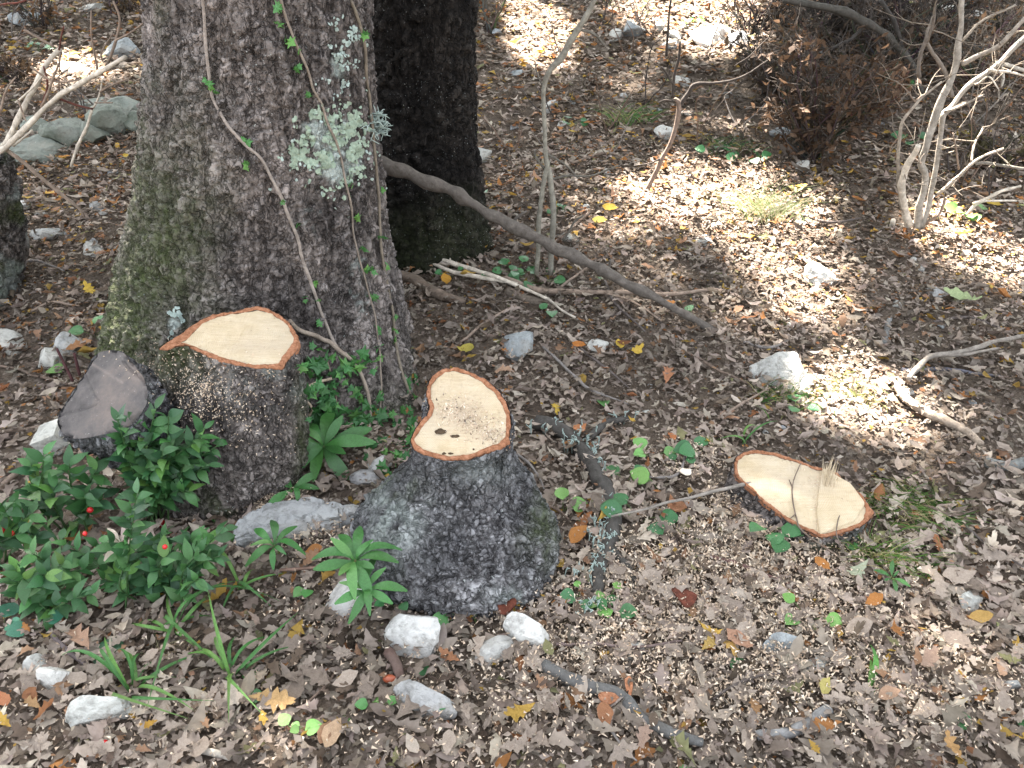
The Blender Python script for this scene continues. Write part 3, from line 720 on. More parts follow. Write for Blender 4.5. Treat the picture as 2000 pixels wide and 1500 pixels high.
def litter(name, y0, y1, dens, templ, smin, smax, label, lift):
    area = 0; ys = rng.uniform(y0, y1, int(dens * 40)); half = .75 * ys + .95
    hw = .75 * y1 + .95; xs = rng.uniform(-hw, hw, len(ys))
    n_t = int(dens * (y1 - y0) * 2 * hw); xs = rng.uniform(-hw, hw, n_t); ys = rng.uniform(y0, y1, n_t)
    k = np.abs(xs) < .75 * ys + .95; p = np.stack([xs[k], ys[k], ground_z(xs[k], ys[k])], -1)
    p = p[~blocked(p)]; n = len(p)
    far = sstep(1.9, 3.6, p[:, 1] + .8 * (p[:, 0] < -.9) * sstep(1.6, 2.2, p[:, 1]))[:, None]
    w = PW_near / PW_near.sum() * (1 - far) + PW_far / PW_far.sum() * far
    ci = (w.cumsum(1) < rng.random((n, 1))).sum(1).clip(0, len(PAL) - 1)
    col = PAL[ci] * rng.uniform(.75, 1.25, (n, 1)) * rng.normal(1, .018, (n, 3))
    damp = fbm(p * np.array([2.1, 2.1, 0]) + 9, 44, 3); col = col * (1 - .30 * sstep(.0, .4, damp))[:, None] * (1 + .16 * sstep(.05, -.35, damp))[:, None]   # matted damp drifts, dry pale ones
    s = smin + (smax - smin) * rng.random(n) ** 1.9
    if smax < .03: col = col * .8
    v, f, c = scatter_leaves(p, s, rng.uniform(0, 6.283, n), rng.normal(0, .17, n), rng.normal(0, .21, n), templ, rng.integers(0, len(templ), n), col, rng.random(n) ** 1.3 * lift + .003)
    tag(link(name, mesh_data(name, v, f, M['litter'], attrs={'col': c})), label, 'leaf litter', None, 'stuff')
def kinds(n, st, k, sd): return [oak_leaf(st, [3, 3, 2.5, 4][j % 4] if st > 8 else 2, rng.uniform(.2, .32), rng.normal(0, .25), rng.normal(.05, .25), rng.normal(0, .25), sd + j) for j in range(n)] + [oval_leaf(max(4, st // 2), .22, rng.normal(.1, .4), rng.normal(.1, .35), sd + 50 + j) for j in range(k)]
T_near, T_mid, T_far = kinds(18, 11, 5, 100), kinds(12, 8, 5, 200), kinds(8, 5, 6, 300)
T_back = [oval_leaf(3, rng.uniform(.26, .4), rng.normal(0, .3), rng.normal(0, .35), 360 + j) for j in range(10)]
T_bit = [(np.array([(-.5, rng.normal(0, .1), rng.normal(0, .1)), (rng.normal(0, .15), rng.uniform(.2, .45), rng.normal(0, .12)), (.5, rng.normal(0, .1), rng.normal(0, .1)), (rng.normal(0, .15), -rng.uniform(.2, .45), rng.normal(0, .12))]), np.array([(0, 3, 2, 1)])) for j in range(14)]
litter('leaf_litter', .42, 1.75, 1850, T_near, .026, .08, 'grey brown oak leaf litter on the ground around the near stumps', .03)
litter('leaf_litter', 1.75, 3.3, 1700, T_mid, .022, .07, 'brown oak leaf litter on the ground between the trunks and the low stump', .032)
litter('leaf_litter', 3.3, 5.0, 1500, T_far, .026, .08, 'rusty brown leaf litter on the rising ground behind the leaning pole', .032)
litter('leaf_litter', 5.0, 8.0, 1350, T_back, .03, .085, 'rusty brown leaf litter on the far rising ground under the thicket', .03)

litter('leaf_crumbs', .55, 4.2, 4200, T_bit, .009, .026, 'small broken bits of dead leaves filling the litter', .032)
# ------------------------------------------------------------------ sawdust and chips
def chips(name, spots, n, smin, smax, label, onto=False, parent=None, mat='chip', dark=0.0):
    pts = []
    wsum = sum(s[4] for s in spots)
    for (a, b, sx, sy, w) in spots:
        k = int(n * w / wsum); pts.append(np.stack([rng.normal(a, sx, k), rng.normal(b, sy, k)], -1))
    q = np.concatenate(pts)
    q = q[(q[:, 1] < 1560) & (q[:, 1] > 300)]
    if onto:
        gg = GA(q[:, 0], q[:, 1]); r = [hit(a, b, .0015, None, g_) for (a, b), g_ in zip(q, gg)]; p = np.array([x[0] for x in r])
    else:
        p = GA(q[:, 0], q[:, 1]); p = p[~blocked(p)]; p[:, 2] += rng.random(len(p)) * .03 + .008
    n = len(p)
    base = np.array([(1, 0, 0), (-.5, .45, 0), (-.6, -.4, .1), (.1, .1, .35)]); f = np.array([(0, 1, 3), (1, 2, 3), (2, 0, 3), (0, 2, 1)])
    a = rng.normal(size=(n, 3, 3)); u, _, vt = np.linalg.svd(a); rot = u @ vt
    v = (base * rng.uniform(.6, 1.3, (n, 1, 3))) @ rot.transpose(0, 2, 1) * rng.uniform(smin, smax, n)[:, None, None] + p[:, None]
    col = np.where(rng.random((n, 1)) < dark, .3, 1.) * np.array([(.74, .63, .48), (.80, .71, .58), (.62, .50, .37), (.70, .56, .42)])[rng.integers(0, 4, n)] * rng.uniform(.75, 1.1, (n, 1))
    V = v.reshape(-1, 3); Fc = (f[None] + (np.arange(n) * 4)[:, None, None]).reshape(-1, 3)
    at = {'col': np.repeat(col, 4, 0)}
    if parent is not None: return part(name, V, Fc, M[mat], parent, None, 'stuff', smooth=False, attrs=at)
    return tag(link(name, mesh_data(name, V, Fc, M[mat], smooth=False, attrs=at)), label, 'sawdust', None, 'stuff')
chips('wood_chips', [(1340,1120,120,60,3),(1250,1200,120,70,2),(1450,1330,170,80,3.0),(1150,1260,100,50,1.2),(1500,1100,90,40,1.5),(1700,1250,160,90,1.3),(1450,1010,60,30,.8),(960,1330,140,60,.7),(530,985,35,14,1.2),(600,1060,60,20,.5),(300,1400,200,70,.5),(1850,1380,100,60,.8),(1350,900,40,25,.5),(1620,1200,90,60,1),(1000,1450,250,60,.8),(650,1200,90,60,.4)],
      17000, .003, .0082, 'cream saw chips scattered over the leaves around the low stump')
chips('sawdust', [(385,760,28,28,3),(420,790,40,30,2),(520,800,50,60,1.2),(330,690,45,14,.8),(460,800,60,40,1),(360,725,50,18,1),(450,740,60,25,.5)], 1100, .0022, .0055, '', True, ST1[0])
chips('sawdust', [(890,800,22,16,3),(930,825,28,14,3),(955,845,22,10,2),(980,860,14,8,1),(860,790,20,18,.6)], 620, .0025, .006, '', True, ST2[0], 'chip', .12)
chips('sawdust', [(1598,960,6,45,2),(1600,1030,8,14,1),(1590,930,14,14,1)], 90, .002, .005, '', True, ST3[0])
# ------------------------------------------------------------------ stones
def icosphere(sub):
    t = (1 + 5 ** .5) / 2
    v = [(-1, t, 0), (1, t, 0), (-1, -t, 0), (1, -t, 0), (0, -1, t), (0, 1, t), (0, -1, -t), (0, 1, -t), (t, 0, -1), (t, 0, 1), (-t, 0, -1), (-t, 0, 1)]
    f = [(0,11,5),(0,5,1),(0,1,7),(0,7,10),(0,10,11),(1,5,9),(5,11,4),(11,10,2),(10,7,6),(7,1,8),(3,9,4),(3,4,2),(3,2,6),(3,6,8),(3,8,9),(4,9,5),(2,4,11),(6,2,10),(8,6,7),(9,8,1)]
    v = [np.array(p) / np.linalg.norm(p) for p in v]
    for _ in range(sub):
        c, g = {}, []
        def mid(a, b):
            k = (min(a, b), max(a, b))
            if k not in c: q = v[a] + v[b]; v.append(q / np.linalg.norm(q)); c[k] = len(v) - 1
            return c[k]
        for a, b, d in f:
            x, y, z = mid(a, b), mid(b, d), mid(d, a); g += [(a, x, z), (b, y, x), (d, z, y), (x, y, z)]
        f = g
    return np.array(v), np.array(f)
ICO = {k: icosphere(k) for k in (1, 2, 3, 4)}
WHITE, PALE, GREY, BLUE, GREENISH = (.66, .66, .63), (.52, .52, .49), (.40, .405, .40), (.36, .39, .41), (.27, .295, .26)
def stone(px, py, w, h, colour, label, seed, turn=None, flat=1.0, moss=0.0, group='limestone stones lying in the litter', sub=3, facets=15):
    g = G(px, py + h * .42); m = scale_at(g); r = np.random.default_rng(seed)
    ang = abs(math.atan2(CAMH - g[2], g[1])); rx = w * m / 2; H = h * m
    ry = max(.42 * H / max(math.sin(ang), .25), .35 * rx); ry = min(ry, 1.1 * rx); rz = max(.50 * H / math.cos(ang) * flat, .25 * rx); rz = min(rz, rx * .9)
    v, f = ICO[sub]; v = v.copy()
    if w > 100: facets = 6
    for _ in range(facets):                       # chop flat faces
        n = r.normal(size=3); n /= np.linalg.norm(n); d = r.uniform(.45, .88); s = v @ n
        v = np.where((s > d)[:, None], v - (s - d)[:, None] * n, v)
    v = v * (1 + .12 * fbm(v * 1.3 + seed, seed, 2))[:, None]
    v = v / ((np.abs(v) ** 3).mean(0) ** (1 / 3)) * .62
    v = v + v * ((.14 if w > 100 else .06) * fbm(v * (2.6 if w > 100 else 4) + seed, seed + 1, 4))[:, None]
    t = r.uniform(-.5, .5) if turn is None else turn
    k = 1.06
    x = v[:, 0] * rx * k; y = v[:, 1] * ry * k; z = v[:, 2] * rz * k
    ti = r.uniform(-.25, .25); x, z = x * math.cos(ti) - z * math.sin(ti), x * math.sin(ti) + z * math.cos(ti)
    x, y = x * math.cos(t) - y * math.sin(t), x * math.sin(t) + y * math.cos(t)
    dig = (0 if px < 1150 and py > 1100 else r.uniform(-.1, .12)) * rz; c = P(px, py, g[1] + ry * .75); c[2] = max(c[2], ground_z(c[0], c[1]) + (.42 if py > 1100 and w > 60 else .15) * rz)
    c[2] -= max(dig, 0); V = np.stack([x, y, z], -1) + c
    mo = moss * sstep(-.25, .25, fbm(V * (.35 / rx), seed + 3, 3) + .2 * (moss - .5))
    o = solo('stone', V, f, M['rock'], c, label, 'stone', group, attrs={'moss': mo}, smooth=False)
    o.color = (*[x * q * r.uniform(.99, 1.01) for q in [r.uniform(.88, 1.08)] for x in colour], 1)
    return o
STONES = [  # photo x, y, width, height
 (248,100,62,38,BLUE,'bluish grey rounded stone left of the large oak, behind the cut pale branches'),
 (140,136,54,26,WHITE,'small white sunlit stone between the two cut pale branches'),
 (130,262,70,62,GREENISH,'mossy grey rock of the ledge under the pale branches',.5),
 (182,262,52,56,GREENISH,'larger pale-faced rock of the ledge right of the pale branches',.35),
 (210,245,80,70,GREENISH,'mossy greenish rock of the ledge close to the large oak',.75),
 (243,222,58,52,GREENISH,'upright greenish slab on the ledge touching the large oak edge',.2),
 (272,240,44,56,GREENISH,'narrow dark rock wedged between ledge and large oak',.5),
 (78,292,112,48,GREENISH,'low flat brownish rock below the base of the pale branches',.1),
 (190,205,60,24,GREENISH,'thin grey stone on top of the mossy ledge',.2),
 (75,248,50,36,GREENISH,'grey stone under the crossing of the pale branches',.3),
 (45,37,62,28,BLUE,'flat dark blue stone in the far left corner'),
 (178,16,44,16,PALE,'pale stone at the very top, left of the large oak'),
 (43,403,36,25,WHITE,'small white stone right of the dark mossy stub'),
 (188,491,54,22,PALE,'pale low stone left of the large oak foot'),
 (92,462,50,26,GREY,'grey stone half buried by the dark mossy stub'),
 (186,402,26,18,GREY,'small grey stone between mossy stub and large oak'),
 (20,668,74,46,PALE,'pale lichened stone cut by the left edge, below the mossy stub'),
 (140,672,50,40,GREY,'grey stone behind the old grey cut, upper of two touching ones'),
 (102,698,48,44,PALE,'speckled pale stone behind the old grey cut, lower of two touching ones'),
 (100,856,76,84,PALE,'pale rock leaning against the old grey cut'),
 (676,1052,50,26,PALE,'small pale stone tucked against the swollen stump left side'),
 (743,908,40,40,WHITE,'small white stone standing between oak foot and swollen stump'),
 (712,936,62,26,GREY,'flat grey stone in front of the small white standing one'),
 (688,1170,92,66,WHITE,'white rock under the pair of whorled green plants'),
 (812,1244,98,84,WHITE,'largest white rock, just in front of the swollen stump'),
 (958,1282,82,40,PALE,'oblong white rock in front of the swollen stump, left of a touching pair'),
 (1042,1254,94,48,WHITE,'white rock with pointed end, right of a touching pair at the swollen stump'),
 (1228,1264,52,38,PALE,'small round white stone with dirt, under a thin horizontal twig'),
 (202,1393,112,52,WHITE,'white rock with leaves on its rim beside the long-bladed sedge'),
 (104,1338,72,46,WHITE,'white rock partly covered by a leaf in the lower left'),
 (68,1302,42,36,WHITE,'small white stone above the leaf-covered white rock'),
 (838,1376,128,46,GREY,'flat grey stone with seedlings around, below the largest white rock'),
 (1016,674,64,44,BLUE,'smooth blue grey stone on the litter right of the large oak foot'),
 (1170,677,36,22,WHITE,'small bright white stone on the litter below the leaning dead pole'),
 (1528,732,104,62,PALE,'grey boulder with grass at its foot, half in sun'),
 (1568,752,44,34,WHITE,'white stone touching the half-sunlit grey boulder'),
 (1606,540,62,46,WHITE,'bright white sunlit stone on the path of light'),
 (1380,472,36,17,PALE,'small pale stone in front of the sunlit grass'),
 (1112,463,46,16,PALE,'flat pale stone by the foot of the forked sapling'),
 (1297,262,38,28,WHITE,'white rounded stone behind the thin leaning sapling'),
 (1076,203,36,15,WHITE,'flat white stone beside the forked sapling stem'),
 (1336,163,36,14,WHITE,'white flat stone by the dark small sapling fork'),
 (1012,145,28,12,BLUE,'small bluish stone right of the dark oak'),
 (1237,58,48,34,BLUE,'bluish angular stone in the far row of stones'),
 (1200,72,26,24,PALE,'pale stone left of the bluish angular one in the far row'),
 (1288,53,22,18,PALE,'small pale stone right of the bluish angular one'),
 (1318,68,26,18,WHITE,'white stone next to a dark upright twig in the far row'),
 (1312,88,40,18,BLUE,'low grey blue stone in front of the far row'),
 (1378,78,60,34,WHITE,'largest bright white stone of the far row'),
 (1408,66,34,34,WHITE,'tall bright white stone behind the largest one of the far row'),
 (1442,78,46,28,BLUE,'grey shaded stone ending the far row'),
 (942,302,36,32,PALE,'pale square stone touching the dark oak right edge'),
 (972,64,18,16,BLUE,'round small stone beyond the dark oak'),
 (1828,575,42,22,GREY,'grey smooth stone on shaded litter, far right'),
 (1799,523,20,10,PALE,'tiny pale stone above the grey smooth one'),
 (1894,1176,52,30,WHITE,'white angular stone right of the low slanted stump'),
 (1538,1264,80,32,BLUE,'bluish grey flat stone below the low slanted stump'),
 (1596,1300,56,20,WHITE,'white weathered stone near a grey straight stick'),
 (1588,108,32,24,BLUE,'blue grey stone in the shaded far thicket'),
 (1556,116,22,18,PALE,'pale stone in the shaded far thicket'),
 (1740,48,18,26,WHITE,'upright white stone behind the bare shrub'),
 (1624,70,16,12,BLUE,'tiny blue stone deep in the thicket'),
 (1848,18,26,14,WHITE,'white stone top right behind the bare shrub'),
 (1908,30,22,16,WHITE,'bright stone far right top behind the bare shrub'),
 (1570,325,26,22,PALE,'round pale stone in front of the dark thicket'),
 (1525,264,40,24,BLUE,'grey blue stone at the near edge of the thicket'),
 (562,1362,42,18,GREY,'small grey stone beside a bright orange tan leaf'),
 (1975,1338,44,20,GREY,'small grey stone at the far lower right'),
 (1340,222,22,12,PALE,'small pale stone sunlit behind the leaning sapling'),
 (1425,186,30,12,GREY,'low grey stone beyond the sunlit grass'),
]
for i, s_ in enumerate(STONES):
    px, py, w, h, c, lab = s_[:6]
    stone(px, py, w, h, c, lab, 500 + i * 3, .1 if w > 150 else None, 1.5 if w > 150 else 1.0, s_[6] if len(s_) > 6 else .0, 'rocks of the mossy ledge' if len(s_) > 6 else 'limestone stones lying in the litter', 4 if w > 56 else 3)
# the long fissured rock between the near stumps
w_ = np.array([G(a, b + 18) + [0, .05, c] for a, b, c in [(448,1078,.0),(475,1062,.015),(520,1045,.02),(575,1035,.02),(630,1030,.012),(680,1022,.008),(706,1016,.0)]])
v, f = tube(w_, np.array([.012, .05, .062, .055, .044, .036, .012]), 110, 56, 0, 0)
Pg = v[:-2].reshape(110, 56, 3); N = grid_normals(Pg); N *= np.sign(((Pg - Pg.mean(1, keepdims=True)) * N).sum()); d1, d2, ci = worley(Pg * [16, 22, 26] + .5 * np.stack([fbm(Pg * 14 + k, 90 + k, 2) for k in range(3)], -1), 91)
Pg = Pg + N * (.022 * (ci - .5) * sstep(0, .2, d2 - d1) - .008 * sstep(.12, 0, d2 - d1) + .010 * fbm(Pg * 20, 92, 4))[..., None]; Pg[..., 2] = np.minimum(Pg[..., 2], w_[:, 2].mean() + .045 + .012 * fbm(Pg * 9, 93))
o = solo('stone', np.concatenate([Pg.reshape(-1, 3), v[-2:]]), f, M['rock'], w_[3], 'long grey fissured rock lying between the two near stumps', 'stone', 'limestone stones lying in the litter', attrs={'moss': np.zeros(110 * 56 + 2)}, smooth=False); o.color = (.42, .43, .435, 1)
r_ = np.random.default_rng(77); seen_ = set()
SP = [(1000 + 900 * r_.random(), 20 + 500 * r_.random()) for _ in range(26)] + [(1150 + 800 * r_.random(), 560 + 300 * r_.random()) for _ in range(10)] + [(20 + 240 * r_.random(), 330 + 280 * r_.random()) for _ in range(8)]
def near_stone(a, b):
    q = min(STONES, key=lambda t: (t[0] - a) ** 2 + 2 * (t[1] - b) ** 2); dx, dy = a - q[0], b - q[1]
    return (('right of the ' if dx > 0 else 'left of the ') if abs(dx) > abs(dy) else ('in front of the ' if dy > 0 else 'behind the ')) + ' '.join(q[5].split(',')[0].split()[:6])
for i, (a, b) in enumerate(SP):
    w = r_.uniform(10, 20)
    lab = ('tiny ' if w < 14 else 'small ') + ['pale', 'grey', 'bluish', 'white'][i % 4] + ' pebble ' + near_stone(a, b)
    if lab in seen_: continue
    seen_.add(lab)
    stone(a, b, w, w * r_.uniform(.5, .75), [PALE, GREY, BLUE, WHITE][i % 4], ('tiny ' if w < 14 else 'small ') + ['pale', 'grey', 'bluish', 'white'][i % 4] + ' pebble ' + near_stone(a, b), 900 + i, None, 1, 0, 'pebble-sized stones in the litter', 2, 7)

# ------------------------------------------------------------------ sticks, branches, saplings
BROWN, TAN, GREYW, DARKW, BONE, REDW, GREENW = (.15, .11, .085), (.26, .2, .155), (.22, .2, .185), (.05, .042, .036), (.58, .52, .43), (.11, .04, .03), (.10, .105, .075)
C3P, C3N = ST3[1], ST3[2]
def c3(a, b, up=.006):
    return tuple(on_plane(np.array([[a, b]], float), C3P + C3N * up, C3N)[0])
def wd(pts, depth=None, lift=.01):
    """photo polyline to world: on the floor, or on an upright plane at the given depth(s)"""
    out = []
    for k, q in enumerate(pts):
        if len(q) == 3 and q[2] == 'cut': out.append(np.array(c3(q[0], q[1])))
        elif len(q) == 3 and q[2] == 'floor': out.append(G(q[0], q[1]) + [0, 0, .03])
        elif len(q) == 3: out.append(P(q[0], q[1], q[2]))
        elif depth is None: g = G(*q); out.append(g + [0, 0, lift])
        else: out.append(P(q[0], q[1], depth))
    return np.array(out)
def stick(name, pts, rad, colour, label, cat='branch', depth=None, lift=.012, group=None, twigs=(), wob=.006, knob=.25, seed=0, seg=8, mat='stick', n=None):
    """rad in photo pixels of thickness (full width); twigs: (points, rad)"""
    w = wd(pts, depth, lift); m = np.array([scale_at(p) for p in w])
    rr = np.interp(np.linspace(0, 1, len(w)), np.linspace(0, 1, len(rad)), rad) * m / 2
    v, f = tube(w, rr, n, seg, wob, knob, seed)
    if not twigs:
        o = solo(name, v, f, M[mat], w[0], label, cat, group); o.color = (*colour, 1); return o
    t = thing(name, w[0], label, cat, group)
    o = part('stem', v, f, M[mat], t); o.color = (*colour, 1)
    for i, (tp, tr) in enumerate(twigs):
        tw = wd(tp, depth, lift); tm = np.array([scale_at(p) for p in tw])
        v, f = tube(tw, np.interp(np.linspace(0, 1, len(tw)), np.linspace(0, 1, len(tr)), tr) * tm / 2, None, 6, wob * .8, knob, seed + i + 1)
        o = part('twig', v, f, M[mat], t); o.color = (*colour, 1)
    return t
stick('fallen_pole', [(a_, b_, 2.80 + (float(G(1392, 645)[1]) - .02 - 2.80) * (a_ - 700) / 692.) for a_, b_ in [(700,310),(790,336),(900,385),(1000,440),(1100,492),(1200,540),(1290,586),(1350,622),(1392,645)]], (25, 24, 23, 21, 20, 18, 13), (.12, .105, .09), 'long dead pole leaning from behind the large oak down to the litter', 'branch', seg=14, wob=.005, knob=.5, n=110, twigs=[([(1000,440,2.72),(1012,424,2.72),(1030,412,2.72)], (10, 6, 4)), ([(1180,530,2.66),(1190,518,2.66),(1192,508,2.66)], (9, 7, 5))])
stick('branch', [(985,558),(1040,578),(1080,582),(1180,584),(1300,588),(1400,578)], (14, 12, 10, 8, 6), TAN, 'thin tan branch lying level across the leaning dead pole', twigs=[([(1095,575),(1140,540),(1150,535)], (6, 3)), ([(1180,586),(1230,600),(1290,640)], (6, 3))], seed=3, lift=.03)
stick('branch', [(850,520),(890,535),(940,552),(1000,572),(1060,600),(1120,640)], (8, 10, 9, 8, 6, 4), BONE, 'pale bare stick below the dark oak, upper of a crossing pair', twigs=[([(880,530),(874,505)], (5, 2))], seed=4, lift=.04)
stick('branch', [(848,532),(900,550),(960,562),(1010,570)], (6, 9, 8, 5), BONE, 'pale bare stick below the dark oak, lower of a crossing pair', seed=5, lift=.035)
stick('branch', [(765,540),(810,560),(850,580),(905,600)], (26, 24, 22, 14), (.17, .13, .1), 'thick short brown branch beside the right edge of the large oak', seed=6, lift=.02, seg=10)
stick('branch', [(990,575),(1060,600),(1110,610)], (20, 20, 12), (.17, .14, .11), 'brown decayed branch beneath the thin tan one', seed=7, lift=.015)
stick('branch', [(1045,835),(1085,848),(1130,880),(1165,935),(1190,985),(1195,1040),(1170,1120),(1160,1170)], (28, 30, 32, 34, 32, 30, 24), (.07, .065, .058), 'dark curved branch grown with tufts of grey lichen, right of the swollen stump', twigs=[([(1150,865),(1185,835),(1225,825)], (18, 12)), ([(1195,1085),(1225,1120),(1240,1145)], (24, 10))], seed=8, lift=.02, seg=10)
stick('branch', [(1190,1042),(1260,1024),(1330,1006),(1400,990),(1470,976)], (4, 5, 6, 7, 7.5), (.25, .225, .195), 'straight thin stick with pale cut end touching the low slanted stump', seed=81, lift=.06)
stick('branch', [(1062,1308),(1110,1335),(1160,1355),(1195,1365),(1215,1380),(1250,1415),(1300,1440),(1370,1460)], (24, 26, 26, 34, 30, 26, 24, 16), (.13, .13, .125), 'dark grey lichened branch lying in the foreground litter', seed=9, lift=.018, seg=10)
stick('branch', [(1475,1448),(1530,1440),(1575,1420),(1612,1395)], (22, 24, 24, 22), (.23, .23, .225), 'smooth grey curved stick at the bottom, right of the lichened one', seed=10, lift=.018, seg=10)
stick('branch', [(2000,678),(1930,692),(1860,712),(1810,722),(1785,742),(1768,765)], (8, 9, 10, 11, 12, 9), (.23, .205, .175), 'pale forked branch reaching in from the right edge', twigs=[([(1830,718),(1880,716),(1940,703)], (8, 5))], seed=11, lift=.05)
stick('branch', [(1738,752),(1762,785),(1800,815),(1840,832),(1875,848),(1915,880)], (10, 17, 19, 18, 17, 12), (.3, .245, .19), 'thick tan stick lying along the edge of the sun patch', seed=12, lift=.022, seg=10)
stick('branch', [(1925,912),(1970,918),(2010,905)], (20, 22, 18), (.2, .21, .2), 'grey greenish wood piece at the right edge', seed=13, lift=.016)
stick('branch', [(1720,680),(1730,655),(1738,628)], (10, 13, 10), (.2, .2, .19), 'short grey stub stick in the shade above the forked branch', seed=14)
stick('branch', [(1760,728),(1850,728),(1960,742)], (9, 8, 5), (.12, .12, .14), 'thin dark straight twig under the forked branch', seed=15)
stick('branch', [(1505,1288),(1580,1280),(1640,1278)], (15, 14, 10), (.3, .25, .2), 'straight light brown stick below the low slanted stump', seed=16)
stick('twig', [(1085,1275),(1140,1270),(1200,1278),(1260,1280),(1330,1270)], (6, 6, 6, 5, 4), (.16, .12, .11), 'long thin curved twig over the small round white stone', 'twig', seed=17, lift=.03)
stick('twig', [(1375,1095),(1430,1112),(1480,1130),(1545,1155)], (8, 8, 8, 9), (.16, .09, .08), 'reddish twig with a pale torn end below the low stump', 'twig', seed=18, lift=.02)
stick('twig', [(1564,905,'cut'),(1552,930,'cut'),(1547,955,'cut'),(1549,980,'cut'),(1556,1010,'cut'),(1570,1040,'cut'),(1640,1110,'floor'),(1690,1150,'floor')], (2, 2, 2.4, 2.6, 3, 3, 4, 4, 4), (.17, .13, .10), 'dark branched twig lying over the low stump cut face', 'twig', twigs=[([(1548,952,'cut'),(1541,937,'cut')], (3, 2)), ([(1553,1005,'cut'),(1545,1012,'cut')], (3, 2))], seed=19, wob=.002)
stick('twig', [(1640,1007,'cut'),(1634,1030,'cut'),(1634,1048,'cut'),(1648,1105,'floor')], (2, 2, 2.4, 2.4), (.15, .12, .095), 'short thin dark twig leaning on the low stump near edge', 'twig', seed=20, wob=.002)
stick('twig', [(1140,1265),(1100,1280),(1085,1300)], (5, 5, 3), BROWN, 'short brown twig by the pointed white rock', 'twig', seed=21)
stick('twig', [(0,720),(40,730),(110,748),(150,760)], (5, 6, 5, 3), BROWN, 'brown twig on pale litter below the edge stone', 'twig', seed=22)
stick('twig', [(0,850),(50,842),(110,832)], (7, 7, 5), TAN, 'tan twig pointing at the rock by the old cut', 'twig', seed=23)
stick('twig', [(0,962),(25,940),(48,920)], (14, 14, 10), TAN, 'short thick tan twig at the left edge above the bush', 'twig', seed=24)
stick('twig', [(375,1365),(420,1385),(450,1405),(490,1440)], (10, 10, 9, 6), (.33, .27, .22), 'light brown stick running through the lower left litter', 'twig', seed=25)
stick('twig', [(385,1470),(420,1480),(450,1490)], (14, 18, 10), (.6, .55, .47), 'pale bleached wood splinter at the bottom left', 'twig', seed=26)
stick('twig', [(1118,1410),(1122,1440),(1140,1458)], (8, 9, 7), (.4, .34, .3), 'short curled pale twig left of the lichened branch end', 'twig', seed=27)
stick('twig', [(700,1285),(640,1270),(590,1260),(740,1310)][:3], (5, 6, 4), (.2, .14, .12), 'thin brown twig left of the acorn', 'twig', seed=28)
stick('twig', [(760,1285),(775,1310),(785,1335)], (22, 22, 16), (.13, .085, .07), 'stubby brown bark stick standing above the acorn', 'twig', seed=29, lift=.02)
stick('twig', [(100,1240),(150,1290),(200,1330)], (9, 11, 8), (.16, .13, .13), 'dark grey stick beside the small white stones lower left', 'twig', seed=30)
stick('twig', [(550,1130),(620,1126),(690,1122)], (6, 8, 5), (.2, .13, .1), 'brown twig under the middle whorled green plant', 'twig', seed=31, lift=.03)
TW = ['just right of the swollen stump', 'in the sawdust below the thin twig end', 'between white stone and lichened branch', 'running from the small bright white stone', 'in front of the dead pole end', 'above the low slanted stump', 'left of the low slanted stump', 'at the right edge below the grey wood piece', 'below the small leaf whorl', 'right of the large oak foot', 'at the kidney-shaped cut right side', 'left of the smooth grey stick', 'by the round tan leaf', 'in front of the largest white rock', 'at the bottom edge under the lichened branch', 'across the path right of sunlit grass', 'left of the lit path by the sapling', 'behind the forked sapling', 'left of the half-sunlit boulder', 'crossing the thin tan branch', '', 'above the edge stone at left', 'below the dark mossy stub', 'on shaded litter above the forked branch', 'in the grass right of the low stump', 'at the foot of the swollen stump']
for i, q in enumerate([[(1050,1000),(1085,1010),(1110,1030)],[(1180,1100),(1260,1140),(1330,1120)],[(1060,690),(1150,770),(1230,800)],[(1130,690),(1180,730),(1230,770)],[(1340,700),(1400,735),(1460,760)],[(1400,830),(1450,800),(1500,770)],[(1260,945),(1320,940),(1340,890)],[(1880,1040),(1930,1080),(1990,1120)],[(1750,1190),(1790,1250),(1810,1290)],[(900,680),(950,640),(1010,610)],[(1010,900),(1040,930),(1060,970)],[(1390,1380),(1460,1340),(1520,1330)],[(600,1390),(640,1350),(660,1320)],[(860,1290),(880,1330),(900,1360)],[(1190,1440),(1220,1480),(1240,1500)],[(1560,430),(1620,445),(1680,440)],[(1160,420),(1100,470),(1060,500)],[(1110,330),(1180,310),(1230,320)],[(1450,680),(1500,690),(1540,675)],[(1180,560),(1200,600),(1260,660)],[(560,480),(560,480)],[(60,620),(110,600),(160,610)],[(30,540),(70,520),(130,540)],[(1820,640),(1880,630),(1950,650)],[(1800,1000),(1850,1020),(1900,1010)],[(930,1200),(1000,1215),(1040,1230)]]):
    if len(q) < 3: continue
    stick('twig', q, (5, 6, 3), [BROWN, TAN, GREYW, (.12, .1, .09)][i % 4], ['brown', 'tan', 'grey', 'dark'][i % 4] + ' loose twig ' + TW[i], 'twig', seed=60 + i, lift=.025, group='thin loose twigs in the litter')

